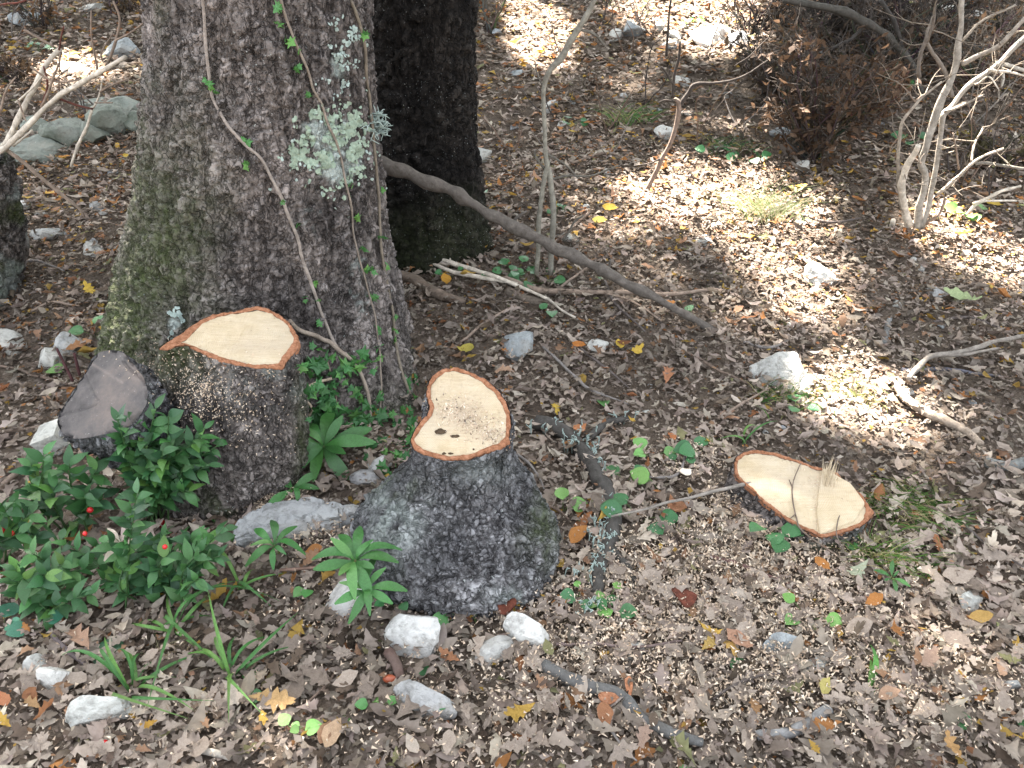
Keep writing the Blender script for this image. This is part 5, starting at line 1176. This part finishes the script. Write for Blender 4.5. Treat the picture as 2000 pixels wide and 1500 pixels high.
# the leafy patch between stump and oak
r = np.random.default_rng(421); t = thing('ivy', hit(645, 820)[0], 'dense ivy patch of star-shaped leaves between the fresh stump and the oak', 'ivy')
v, f = tube(np.array([hit(640, 700, .015)[0], hit(650, 770, .015)[0], hit(655, 840, .015)[0]]), np.array([.003, .003, .003]), 12, 6); o = part('stem', v, f, M['stick'], t); o.color = (*TAN, 1)
for (a, b, sx, sy, n) in [(612,700,16,22,16),(620,770,22,26,22),(655,745,12,20,8),(690,715,20,20,10),(700,760,18,22,8),(645,800,20,14,8),(710,805,26,12,10),(680,835,40,25,14),(785,860,18,30,16),(760,900,30,20,8),(740,850,14,40,8),(800,800,14,30,8)]:
    for _ in range(n):
        p, nn = hit(r.normal(a, sx), r.normal(b, sy), r.uniform(.012, .035), (0, 4)); m = scale_at(p)
        put_leaf(LM_iv[r.integers(4)], t, p, np.array([r.normal(0, .8), 0, -.6]) + r.normal(0, .3, 3), .6 * TOCAM(p) + .5 * nn + r.normal(0, .35, 3), 27 * m * r.uniform(.5, 1.15), vary((.05, .17, .05) if r.random() < .7 else (.09, .25, .06), r, .25))

# lichen on the oak
def lichen(spots, n, mat, label, size, seed, parent, bodies=(0,), tuft=False):
    r = np.random.default_rng(seed); parts = []
    while n > 0:
        a, b, sx, sy = spots[r.integers(len(spots))]; px, py = a + sx * r.normal() * .5, b + sy * r.normal() * .5
        if fbm(np.array([px / 16., py / 16., seed]), seed, 2) < .02: continue
        n -= 1
        p, nn = hit(px, py, .002, bodies); m = scale_at(p); k = 7; th = np.linspace(0, 6.283, k, endpoint=False)
        s = np.cross(nn, [0, 0, 1]); s /= np.linalg.norm(s); s2 = np.cross(nn, s); R0 = size * m * r.uniform(.35, .9)
        rim = p + R0 * r.uniform(.6, 1.2, k)[:, None] * (np.cos(th)[:, None] * s + np.sin(th)[:, None] * s2) + nn * (R0 * r.uniform(.0, .16, k))[:, None]
        v = np.concatenate([[p + nn * .001], rim]); i = np.arange(k); parts.append((v, np.stack([0 * i, i + 1, (i + 1) % k + 1], -1)))
    v, f = merge(parts); o = part('lichen', v, f, M[mat], parent, label, 'stuff', smooth=False); return o
lichen([(625,245,36,36),(640,270,60,50),(622,300,50,40),(690,250,22,60),(680,300,34,50),(600,240,24,20),(645,335,30,40),(585,305,30,20),(665,315,50,30)], 900, 'lichen', 'large pale green leafy lichen patch', 6.5, 431, oak)
lichen([(668,110,30,90),(690,70,20,50),(660,140,32,50),(640,300,110,110)], 230, 'lichen_blue', 'bluish crusty lichen patch', 5, 432, oak)
lichen([(342,632,14,18)], 26, 'lichen_blue', 'small blue grey lichen patch low on the trunk', 7, 433, oak)
def tufts(cx, cy, sx, sy, n, L, mat, seed, bodies=None, lift=.01, dirn=None):
    r = np.random.default_rng(seed); parts = []
    for _ in range(n):
        p, nn = hit(r.normal(cx, sx), r.normal(cy, sy), lift, bodies); m = scale_at(p)
        d = nn + r.normal(0, .7, 3) + (0 if dirn is None else np.array(dirn)); d /= np.linalg.norm(d); e = p + d * L * m * r.uniform(.5, 1.2); mid = (p + e) / 2 + r.normal(0, .15 * L * m, 3)
        parts.append(tube([p - nn * lift, mid, e], np.array([1.3, 1.3, .8]) * m, 5, 4, 0, 0))
        for _k in range(2): parts.append(tube([mid, mid + (d + r.normal(0, .6, 3)) * L * m * .3, mid + (d + r.normal(0, .6, 3)) * L * m * .5], np.array([1.3, 1.1, .7]) * m, 4, 4, 0, 0))
    return merge(parts)
v, f = tufts(733, 240, 8, 12, 36, 24, 'lichen_blue', 441, (0,), .004, (.8, 0, 0))
part('lichen', v, f, M['lichen_blue'], oak, 'shaggy grey green lichen tuft on the right edge', 'stuff')
lb = [o for o in bpy.data.objects if o.get('label', '').startswith('dark curved branch')][0]
ps = [tufts(a, b, sx, sy, int(n * .6), 13, '', 450 + k, None, .03) for k, (a, b, sx, sy, n) in enumerate([(1065,845,12,8,12),(1120,870,18,14,34),(1155,885,14,10,16),(1165,925,10,12,10),(1180,1075,16,22,60),(1165,1120,16,14,34),(1190,1010,8,14,10),(1150,1205,14,10,26),(1130,1140,14,8,10),(1225,830,10,6,6)])]
v, f = merge(ps); part('lichen', v, f, M['lichen_blue'], lb, None, 'stuff')

# small seedlings and single green leaves
def seedling(px, py, s_px, n, label, colour, seed, up=.03, kind='seedling', heart=1.0, group='small green seedlings in the litter'):
    if py < 600: s_px = s_px * .62; n = n + 1 if n > 1 else n
    r = np.random.default_rng(seed); g = G(px, py + s_px * .4); m = scale_at(g); t = thing(kind, g, label, 'seedling', group)
    for k in range(n):
        a = 6.283 * k / n + r.uniform(0, 6.28); h = up * r.uniform(.6, 1.1); e = g + np.array([math.cos(a) * .01 * n, math.sin(a) * .008 * n, h])
        v, f = tube([g - [0, 0, .004], (g + e) / 2 + [0, 0, .003], e], np.array([.0012, .001, .0009]), 6, 4); st = part('stem', v, f, M['green'], t); st.color = (.12, .2, .06, 1)
        put_leaf(LM_sd[r.integers(3)], t, e, np.array([math.cos(a), math.sin(a), r.uniform(-.1, .3)]), np.array([0, 0, 1]) + .6 * TOCAM(e) + r.normal(0, .2, 3), s_px * m * r.uniform(.8, 1.15), vary(colour, r), wide=heart)
DG, LG, BG = (.05, .17, .06), (.16, .34, .09), (.09, .24, .07)
for k, (a, b, s, n, c, lab) in enumerate([
 (418,1012,40,1,BG,'round green leaf beside the long grey rock left end'),(440,1048,22,1,BG,'small round green leaf under the round one by the grey rock'),(1425,1305,36,1,DG,'single dark green pointed leaf near the yellow and orange leaf'),
 (248,1264,64,1,(.045,.13,.06),'large triangular dark green leaf lying among the sedge blades'),(580,1432,34,2,LG,'light green seedling near the round tan leaf'),(606,1425,20,2,LG,'tiny light green seedling right of the larger light one'),(652,1408,34,1,LG,'light green leaf above the round tan leaf'),
 (610,1148,30,2,BG,'round-leaved seedling under the middle whorled plant'),(848,1305,34,1,DG,'dark green leaf standing below the largest white rock'),(818,1342,34,1,BG,'green heart leaf touching the flat grey stone'),(838,1392,26,2,DG,'green seedling in front of the flat grey stone'),(740,1380,26,2,BG,'two-leaved seedling left of the flat grey stone'),
 (730,1358,18,2,LG,'light green sprout below the acorn'),(868,1196,32,1,BG,'curled round leaf at the swollen stump foot, left one'),(895,1205,36,2,BG,'round-leaved seedling at the swollen stump foot, middle one'),(930,1210,20,2,BG,'small seedling at the swollen stump foot, right one'),(775,1178,22,3,DG,'small seedling between lower leaf whorl and swollen stump'),
 (1145,1160,34,3,DG,'dark green seedling left of the lichened branch end'),(1135,1172,20,3,LG,'light green sprout left of the lichened branch end'),(1182,1175,22,4,LG,'light green creeping sprout over the lichened branch end'),(1192,1192,34,2,DG,'dark green leaves right of the lichened branch end'),(1275,885,28,3,LG,'bright green plant above the curled bright one'),(1286,942,36,3,LG,'bright green curled leaves beside the white mushroom-like chip'),
 (1100,984,38,2,LG,'bright light green leaf right of the swollen stump'),(1222,935,26,3,DG,'dark green sprig left of the bright curled leaves'),(1370,880,36,3,DG,'green sprig just behind the low slanted stump left end'),(1325,910,22,2,DG,'dark green sprig in front of the low stump'),(1250,1000,44,5,DG,'clump of dark green leaves right of the lichened branch'),(1500,1030,34,3,DG,'dark green sprig under the low stump cut'),
 (1530,1050,36,2,DG,'narrow dark green leaf under the low stump cut, lower one'),(1665,1075,28,1,BG,'green leaf on the near bark of the low stump'),(1575,1200,30,4,LG,'light green frilly seedling below the low stump'),(1352,1480,44,1,BG,'green leaf cut by the bottom edge'),(1852,1410,34,1,DG,'dark green oval leaf lower right'),(1990,1390,32,1,DG,'dark green leaf at the lower right edge'),
 (1075,612,24,2,DG,'green sprig under the thin tan branch'),(1178,545,18,2,DG,'green leaf beside the dead pole lower half'),(1350,575,18,1,BG,'green leaf below the sun patch'),(1352,618,22,2,DG,'green leaves near the dead pole end'),(1176,776,26,1,BG,'green leaf alone on the litter in the middle'),(500,1375,28,1,DG,'dark green leaf within the sedge'),(480,1330,36,1,BG,'round green leaf at the sedge right side'),
 (1010,530,34,5,DG,'low green growth at the dark oak foot, left clump'),(1050,545,38,6,DG,'low green growth at the sapling foot'),(985,545,28,5,DG,'low green growth touching the pale bare sticks'),(940,378,24,3,DG,'green leaves right of the dark oak below the pale square stone'),(880,540,22,2,DG,'green leaf under the pale bare sticks'),(1085,415,26,2,DG,'green leaves beside the forked sapling stems'),
 (95,710,34,1,LG,'bright light green leaf behind the old grey cut'),(185,645,32,3,DG,'dark green leaves at the large oak left foot'),(1115,240,26,4,DG,'green growth beyond the forked sapling'),(1400,300,30,5,DG,'green grassy growth in the middle of the slope'),(1460,310,30,5,DG,'green leafy growth left of the thicket'),(1345,42,24,4,(.08,.3,.04),'bright green leaves behind the far row of stones'),
 (1780,275,34,4,DG,'dark green leaves behind the bare shrub stems'),(1760,170,30,4,DG,'green sprig behind the bare shrub'),(75,95,26,5,DG,'green sprig in the far left corner'),(1890,415,40,4,LG,'light green sprig sunlit at the foot of the pale stick'),(1555,795,26,3,DG,'green sprig below the half-sunlit boulder'),(130,1390,22,1,BG,'small green leaf between white rocks lower left'),(10,1215,40,2,(.05,.2,.12),'blue green leaf at the left edge below the bush'),(80,1220,34,2,(.05,.2,.12),'blue green leaf below the low dense bush')]):
    seedling(a, b, s, n, lab, c, 700 + k, .012 if n == 1 else .035)

# sedge clumps and grass
def sedge(px, py, blades, label, seed, size=1.0, cat='grass', colr=(.06, .175, .045), mesh=LM_sg, name='sedge'):
    r = np.random.default_rng(seed); g = G(px, py); m = scale_at(g); t = thing(name, g, label, cat)
    for (tx, ty) in blades:
        dx, dy = tx - px, ty - py
        p = g + np.array([r.normal(0, 5 * m), r.normal(0, 5 * m), 0]); e = P(tx, ty, g[1] - .002 * max(dy, -60)); e[2] = max(e[2], ground_z(e[0], e[1]) + .01)
        x = e - p; L = np.linalg.norm(x); put_leaf(mesh[r.integers(len(mesh))], t, p, x / L + np.array([0, 0, .25]), np.array([0, 0, 1]) + .5 * TOCAM(p) + r.normal(0, .3, 3), L * 1.02, vary(colr if r.random() < .75 else (.13, .28, .07), r), 'blade', wide=min(2.0, .10 / L) * r.uniform(.75, 1.1) * size)
    return t
sedge(262, 1355, [(115,1306),(195,1240),(225,1270),(330,1310),(405,1310),(372,1385),(185,1260),(300,1290),(350,1340),(370,1390),(250,1270),(300,1400)], 'sedge with long arching green blades by the white rock', 501)
sedge(345, 1235, [(240,1236),(300,1240),(265,1225),(455,1130),(560,1160),(430,1180),(370,1260),(310,1330),(400,1290),(420,1210),(330,1180)], 'sedge with broad blades between bush and seedlings', 502)
sedge(455, 1325, [(405,1160),(420,1250),(380,1290),(350,1300),(510,1310),(590,1215),(540,1245),(580,1290),(500,1400),(450,1400),(465,1250)], 'sedge with blades reaching towards the whorled plants', 503)
sedge(128, 1075, [(195,1012),(175,1020),(25,1040),(50,1120)], 'broad green blades rising out of the left bush', 504, 1.3)
sedge(345, 1100, [(340,1010),(355,1080),(375,1020),(395,1060),(310,1120)], 'broad green blades among the bushes near the round leaf', 505, 1.2)
sedge(470, 1150, [(425,1090),(500,1120),(520,1180),(560,1135),(430,1200)], 'few green blades in front of the long grey rock', 506)
sedge(1702, 1352, [(1704,1265),(1742,1340),(1690,1310)], 'upright bright green blade pair in the lower right litter', 507, 1.5, colr=(.1, .3, .06))
sedge(1450, 870, [(1400,860),(1490,835),(1520,830)], 'few green blades behind the low slanted stump', 508)
def tuft(px, py, w, h, n, label, seed, c1=(.09, .2, .055), c2=(.3, .3, .14), wid=1.0, lay=.5):
    r = np.random.default_rng(seed); g = G(px, py); m = scale_at(g); Vs = []; cols = []
    for _ in range(n):
        p = g + np.array([r.normal(0, w * m * .28), r.normal(0, w * m * .2), -.004]); a = r.uniform(0, 6.28); L = h * m * r.uniform(.5, 1.3) * 1.3
        d = np.array([math.cos(a) * lay * r.uniform(.3, 1.6), math.sin(a) * lay * r.uniform(.3, 1.6), 1]); d /= np.linalg.norm(d); s = np.cross(d, [math.sin(a), -math.cos(a), .2]); s /= np.linalg.norm(s)
        q = np.linspace(0, 1, 5); c = p + d * (L * q)[:, None] + np.array([math.cos(a), math.sin(a), -.9]) * (L * .4 * q ** 2.2)[:, None]; b = .0016 * wid * (1 - q ** 2) + .0003
        v = np.concatenate([c + s * b[:, None], c - s * b[:, None]]); i = np.arange(4); Vs.append((v, np.stack([i, i + 1, i + 6, i + 5], -1)))
        cols.append(np.repeat([vary(c1 if r.random() < .6 else c2, r)], 10, 0))
    v, f = merge(Vs); return solo('grass_tuft', v, f, M['grass_mesh'], g, label, 'grass', attrs={'col': np.concatenate(cols)})
M['grass_mesh'] = mat_leafy('grass_tuft', .25, .55, True, spec=.3, bumpy=.1)
tuft(1490, 425, 100, 75, 190, 'sunlit pale grass tuft beside the bright path of light', 601, (.2, .25, .12), (.42, .4, .28))
tuft(1525, 780, 110, 34, 130, 'green grass in front of the half-sunlit boulder', 602)
tuft(1770, 995, 150, 48, 300, 'grass tuft growing at the right end of the low slanted stump', 603, (.12, .24, .06), (.42, .38, .2), lay=.8)
tuft(1720, 1090, 90, 60, 130, 'yellowish green grass at the near right of the low stump', 604, (.14, .28, .06), (.45, .4, .2), lay=.8)
tuft(1212, 245, 40, 50, 60, 'small upright green grass tuft far behind the sapling', 605)
tuft(1255, 240, 30, 34, 36, 'second small green tuft right of the upright one, far back', 606)
tuft(1840, 1010, 60, 40, 70, 'thin grass at the right of the low stump tuft', 607)
tuft(1660, 770, 110, 40, 90, 'pale sunlit grass in the bright spot above the low stump', 608, (.3, .34, .14), (.5, .47, .3))
tuft(1420, 290, 90, 26, 110, 'low green grass strip in the middle of the slope', 609, (.06, .15, .06))
tuft(1800, 1110, 60, 40, 50, 'few grass blades right of the small leaf whorl', 610)
tuft(330, 1290, 120, 40, 70, 'dry straw blades at the foot of the sedges', 611, (.4, .34, .22), (.5, .44, .3), lay=1.2)

# ------------------------------------------------------------------ bits on the floor: bark chips, acorn, berry, single leaves
def chip_piece(px, py, w, h, colour_mat, label, seed, name='bark_chip', cat='bark chip', thick=.3):
    g = G(px, py); m = scale_at(g); v, f = ICO[2]; r = np.random.default_rng(seed); v = v.copy()
    for _ in range(7):
        n = r.normal(size=3); n /= np.linalg.norm(n); d = r.uniform(.5, .8); s = v @ n; v = np.where((s > d)[:, None], v - (s - d)[:, None] * n, v)
    z = v[:, 2] * thick * w * m * .5 + .25 * w * m * (v[:, 0] ** 2)
    V = np.stack([v[:, 0] * w * m * .55, v[:, 1] * h * m * .8, z], -1) + g + [0, 0, .03]
    return solo(name, V, f, M[colour_mat], g, label, cat)
chip_piece(1332, 1183, 46, 34, 'rotten', 'dark red curved bark piece lying in the sawdust', 1)
chip_piece(1190, 1383, 44, 20, 'inner_bark', 'orange bark flake under the foreground lichened branch', 2)
chip_piece(1226, 1356, 14, 36, 'inner_bark', 'narrow orange bark flake above the foreground lichened branch', 3)
chip_piece(985, 1200, 44, 30, 'rotten', 'brown bark lump in front of the swollen stump foot', 4)
chip_piece(1335, 938, 26, 20, 'chip_white', 'cream splintered wood chip right of the bright curled leaves', 5) if 'chip_white' in M else None
def ball(px, py, w, h, mat, name, label, cat):
    g = G(px, py + h * .3); m = scale_at(g); v, f = ICO[3]; V = v * [w * m / 2, h * m / 2, h * m / 2] + g + [0, 0, h * m * .4 + .012]
    return solo(name, V, f, M[mat], g, label, cat)
ac = ball(762, 1332, 26, 17, 'acorn', 'acorn', 'shiny reddish brown acorn lying on the foreground litter', 'acorn')
ball(209, 1457, 15, 11, 'berry', 'fallen_berry', 'single red berry fallen on the litter below the white rock', 'berry')
LLo = [mesh_data('fallen_leaf', *oak_leaf(15, [3, 2.5, 4, 3][k % 4], .24 + .02 * (k % 5), .18 * (k % 4 - 1), .22 * (k % 3 - .6), .12 * (k % 5 - 2), 810 + k), M['loose_leaf']) for k in range(12)]
LLv = [mesh_data('fallen_leaf', *oval_leaf(9, .30, .12 * k, .1, 820 + k), M['loose_leaf']) for k in range(3)]
def fallen(px, py, s_px, colour, label, seed, oaky=True, group='single bright fallen leaves', lift=.034, yaw=None):
    r = np.random.default_rng(seed); g = G(px, py) + np.array([0, 0, lift]); m = scale_at(g)
    o = bpy.data.objects.new('fallen_leaf', (LLo if oaky else LLv)[r.integers(12 if oaky else 3)]); COL.objects.link(o)
    a = r.uniform(0, 6.28) if yaw is None else yaw; nn = np.array([0, -.25, 1]) + r.normal(0, .15, 3)
    mt = frame((math.cos(a), math.sin(a), r.normal(0, .1)), nn).to_4x4() @ Matrix.Diagonal((s_px * m,) * 3 + (1,)); mt.translation = Vector(g); o.matrix_world = mt
    o.color = (*colour, 1); tag(o, label, 'leaf', group); return o
YL, OR, TN, OB, PL = (.56, .40, .07), (.44, .20, .06), (.46, .31, .21), (.34, .17, .09), (.52, .43, .33)
for k, (a, b, s, c, ok, lab) in enumerate([
 (165,1268,86,(.44,.29,.2),1,'large pinkish brown oak leaf beside the triangular green leaf'),(655,1450,66,(.52,.38,.25),0,'round tan leaf beside the light green seedlings'),(540,1385,90,(.5,.34,.16),1,'ochre orange leaf with pale rim at the sedge right'),(1178,1418,60,OB,0,'orange brown leaf beside the foreground lichened branch'),
 (1420,1272,58,(.58,.38,.12),1,'yellow leaf with pale edges, left of a touching pair'),(1438,1268,60,(.45,.27,.18),0,'pinkish brown leaf, right of a touching pair'),(1380,1275,44,(.5,.36,.12),1,'ochre leaf beside the yellow touching pair'),(1318,1008,60,OB,0,'curled orange brown leaf beyond the thin twig'),(1130,1062,58,OR,0,'orange brown leaf right of the swollen stump'),
 (1085,808,44,YL,1,'yellow leaf behind the swollen stump'),(912,698,40,(.5,.44,.1),0,'yellow green leaf right of the large oak foot'),(873,562,34,(.55,.3,.05),0,'bright orange leaf below the dark oak'),(1655,130,24,(.7,.5,.05),0,'bright yellow leaf on the rust brown bush'),(1605,1360,42,(.5,.45,.16),0,'yellow green leaf above the smooth grey stick'),
 (1935,412,34,YL,0,'yellow leaf on sunlit litter at the right'),(50,302,22,YL,0,'yellow leaf on the flat brownish rock'),(250,318,18,YL,0,'small yellow leaf left of the large oak'),(1190,420,32,YL,0,'yellow leaf right of the forked sapling'),(1170,445,30,(.5,.42,.1),0,'ochre yellow leaf left of the lit path'),(1120,270,28,YL,0,'yellow leaf behind the forked sapling'),
 (1560,282,22,YL,0,'yellow leaf at the near edge of the thicket'),(1880,272,22,(.5,.45,.1),0,'yellow oval leaf in the shade behind the bare shrub'),(1562,378,24,YL,0,'yellow leaf right of the sunlit grass'),(1240,700,36,YL,1,'pale yellow leaf left of the sunlit trail'),(1130,690,30,(.5,.2,.05),0,'orange leaf near the small bright white stone'),
 (1300,610,36,OR,0,'orange leaf touching the dead pole end'),(1300,750,54,(.45,.22,.12),1,'orange brown leaf pair in the middle of the litter'),(1130,855,40,(.5,.22,.1),0,'small orange leaf by the lichened branch'),(1870,600,70,(.36,.45,.24),1,'pale green lobed oak leaf on shaded litter at the right'),(1670,1135,58,(.42,.47,.34),1,'pale grey green leaf in front of the low stump'),
 (1210,690,30,YL,0,'small yellow leaf above the pale yellow one'),(1470,1395,40,(.33,.2,.1),1,'brown leaf with orange tone above the smooth grey stick'),(1700,1190,44,OR,0,'orange leaf in the right litter'),(1905,1225,50,(.45,.3,.1),0,'ochre leaf below the white angular stone'),(1940,1320,60,TN,1,'tan leaf at the lower right'),(1730,1375,50,TN,0,'curled tan leaf below the upright green blade'),
 (1800,1310,70,(.4,.29,.22),1,'large curled tan oak leaf right of the upright blade'),(1850,1480,60,(.45,.28,.12),1,'ochre brown leaf at the bottom right'),(985,740,40,TN,1,'tan leaf right behind the kidney-shaped cut'),(830,840,40,OB,0,'brown leaf at the foot of the large oak'),(780,1255,40,OR,0,'orange brown leaf left of the largest white rock'),(1255,1460,60,(.38,.28,.22),1,'brown oak leaf at the bottom left of the lichened branch end'),
 (20,1385,40,(.45,.2,.1),0,'orange brown leaf at the left edge'),(300,1432,34,(.5,.3,.06),1,'orange leaf in the lower left'),(75,1395,46,(.4,.26,.13),1,'brown orange leaf beside the white rocks'),(880,1300,50,OB,1,'rust leaf in front of the largest white rock'),(1600,1120,38,OR,0,'orange curled leaf below the low stump'),(1310,870,30,(.5,.2,.08),0,'red orange leaf near the low stump'),
 (160,690,50,(.44,.24,.12),1,'orange brown leaf behind the old grey cut'),(180,580,44,YL,1,'ochre leaf left of the large oak foot'),(30,355,28,(.6,.36,.06),0,'orange yellow leaf at the far left'),(130,320,28,(.5,.24,.05),0,'orange leaf on the mossy ledge front')]):
    fallen(a, b, s, c, lab, 850 + k, bool(ok))
# the nearest loose leaves, one by one, each told by its look and by what it lies beside
MARKS = [(200,1390,'the white rock by the sedge'),(104,1338,'the leaf-covered white rock'),(812,1244,'the largest white rock'),(974,1276,'the oblong white rock'),(1036,1254,'the white rock with pointed end'),(838,1376,'the flat grey stone'),(762,1332,'the acorn'),(655,1450,'the round tan leaf'),(540,1385,'the ochre orange leaf'),(1178,1418,'the orange brown leaf on the lichened branch'),
 (1300,1440,'the lichened branch lower end'),(1090,1325,'the lichened branch upper end'),(1228,1264,'the small round white stone'),(1332,1183,'the dark red bark piece'),(1430,1270,'the yellow leaf pair'),(1540,1440,'the smooth grey curved stick'),(1704,1310,'the upright green blade'),(1670,1135,'the pale grey green leaf'),(1894,1176,'the white angular stone'),(1800,1310,'the large curled tan oak leaf'),
 (1850,1410,'the dark green oval leaf'),(1990,1390,'the green leaf at the right edge'),(1538,1264,'the bluish grey flat stone'),(1596,1300,'the white weathered stone'),(1575,1200,'the frilly seedling'),(1940,1320,'the tan leaf at the right'),(1770,995,'the grass at the low stump'),(1250,1000,'the clump of dark green leaves'),(1165,1180,'the tufted branch foot'),(1460,1120,'the reddish twig'),
 (262,1355,'the sedge by the white rock'),(455,1325,'the sedge nearest the acorn'),(209,1457,'the fallen red berry'),(165,1268,'the large pinkish brown leaf'),(420,1480,'the bleached splinter'),(1352,1480,'the green leaf at the bottom edge'),(580,1432,'the light green seedling'),(610,1148,'the round-leaved seedling'),(1733,1155,'the small green whorl'),(1975,1338,'the small grey stone at the right')]
def place(a, b):
    d = [(x - a) ** 2 + 1.6 * (y - b) ** 2 for x, y, _ in MARKS]; k = int(np.argmin(d)); x, y, n = MARKS[k]; dx, dy = a - x, b - y
    far = 'close ' if math.hypot(dx, dy) < 75 else ''
    return far + (('right of ' if dx > 0 else 'left of ') if abs(dx) > 1.2 * abs(dy) else ('below ' if dy > 0 else 'above ')) + n
HUE = ['greyish tan', 'pinkish tan', 'taupe', 'dull brown', 'pale beige', 'dark brown', 'blackish brown', 'light brown', 'rusty orange', 'ochre yellow', 'reddish brown', 'cream', 'olive green']
r = np.random.default_rng(990); cnt = 0; used = set(); tries = 0
while cnt < 235 and tries < 4000:
    tries += 1
    a, b = r.uniform(10, 1990), 980 + 510 * r.random() ** .8
    if a < 600 and b < 1250 or (640 < a < 1120 and b < 1235) or (1380 < a < 1730 and b < 1120): continue
    c = r.choice(len(PAL), p=PW_near / PW_near.sum()); ok = r.random() < .8; s = r.uniform(30, 72); sz = 'small ' if s < 40 else 'big ' if s > 58 else ''
    lab = sz + HUE[c] + (' lobed oak leaf ' if ok else ' plain oval leaf ') + place(a, b)
    if lab in used: continue
    used.add(lab); fallen(a, b, s, PAL[c] * r.uniform(.9, 1.15), lab, 2000 + cnt, ok, 'loose dry leaves in the foreground', r.uniform(.02, .036)); cnt += 1

# ------------------------------------------------------------------ torn fibres on the low stump, dirt on the cut of the near stump, marks
r = np.random.default_rng(55); parts = []; c3, n3 = ST3[1], ST3[2]
def on3(a, b): return on_plane(np.array([[a, b]], float), c3, n3)[0]
A3, B3 = on3(1606, 925), on3(1592, 1043); dl = (A3 - B3) / np.linalg.norm(A3 - B3); sd = np.cross(n3, dl); sd = sd if sd[0] > 0 else -sd
for k in range(150):
    u = r.random(); top = u > .72; p = B3 + (A3 - B3) * u + sd * (abs(r.normal(0, .014)) + .002)
    L = r.uniform(.02, .05) * (1.5 if top else .9); d = dl + n3 * (r.uniform(.25, .9) if top else r.uniform(.02, .18)) + sd * r.normal(.0, .15); d /= np.linalg.norm(d)
    s = np.cross(d, n3); s /= np.linalg.norm(s); w = r.uniform(.0008, .0028); q = p + d * L
    v = np.array([p + s * w, p - s * w, p + n3 * w * 1.5, q]); parts.append((v, np.array([(0, 2, 3), (2, 1, 3), (1, 0, 3), (0, 1, 2)])))
v, f = merge(parts); part('splinters', v, f, M['wood'], ST3[0], 'ridge of torn wood fibres', 'stuff', smooth=False, attrs={'ring': np.zeros(len(v)), 'heart': np.zeros(len(v))})
# raised lip beside the ridge
m_ = [on3(1606, 915), on3(1660, 945), on3(1690, 985), on3(1668, 1020), on3(1600, 1046), on3(1594, 1000), on3(1598, 960)]
loop = smooth_closed(np.array(m_), 90, 1); cc = loop.mean(0); lv = [loop - n3 * .002]
for s, h_ in ((.985, .005), (.93, .0065), (.6, .006), (.3, .0055), (.0, .005)): lv.append(cc + (loop - cc) * s + n3 * h_)
lv = np.array(lv); lv[1:] += n3 * (.0018 * fbm(lv[1:] * 90, 5, 3))[..., None]
part('raised_wood', lv.reshape(-1, 3), grid_faces(*lv.shape[:2]), M['wood'], ST3[0], 'raised half of the cut beyond the torn ridge', attrs={'ring': np.linalg.norm(lv - on3(1500, 930), axis=-1).ravel(), 'heart': np.zeros(lv.shape[0] * lv.shape[1])})
c2, n2 = ST2[1], ST2[2]
for k, (a, b, w, h_) in enumerate([(860,842,20,14),(888,852,18,6),(867,886,8,4),(880,886,10,3),(925,878,4,3)]):
    p = on_plane(np.array([[a, b]], float), c2, n2)[0]; m = scale_at(p); v, f = ICO[2]; V = (v * (1 + .4 * fbm(v * 2 + k, k, 2))[:, None]) * [w * m / 2, h_ * m * .7, .003] + p
    solo('dirt_crumb', V, f, M['dirt'] if 'dirt' in M else M['rotten'], p, ['largest dark dirt lump lying on the kidney-shaped cut', 'flat dark dirt crumb right of the largest lump on the cut', 'dark dirt crumb at the near rim of the kidney-shaped cut', 'thin dark dirt speck beside the crumb near the cut rim', 'tiny dirt speck at the right of the kidney-shaped cut'][k], 'dirt', 'dirt crumbs on the kidney-shaped cut')
# thin dead stems left of the old cut
for k, q in enumerate([[(142,745,1.9),(128,715,1.92),(112,680,1.94)], [(156,733,1.92),(148,705,1.93),(144,690,1.94)]]):
    stick('twig', q, (6, 5, 5), (.07, .03, .03), ['taller', 'shorter'][k] + ' dark upright dead stem behind the old grey cut', 'twig', seed=160 + k, wob=.002)
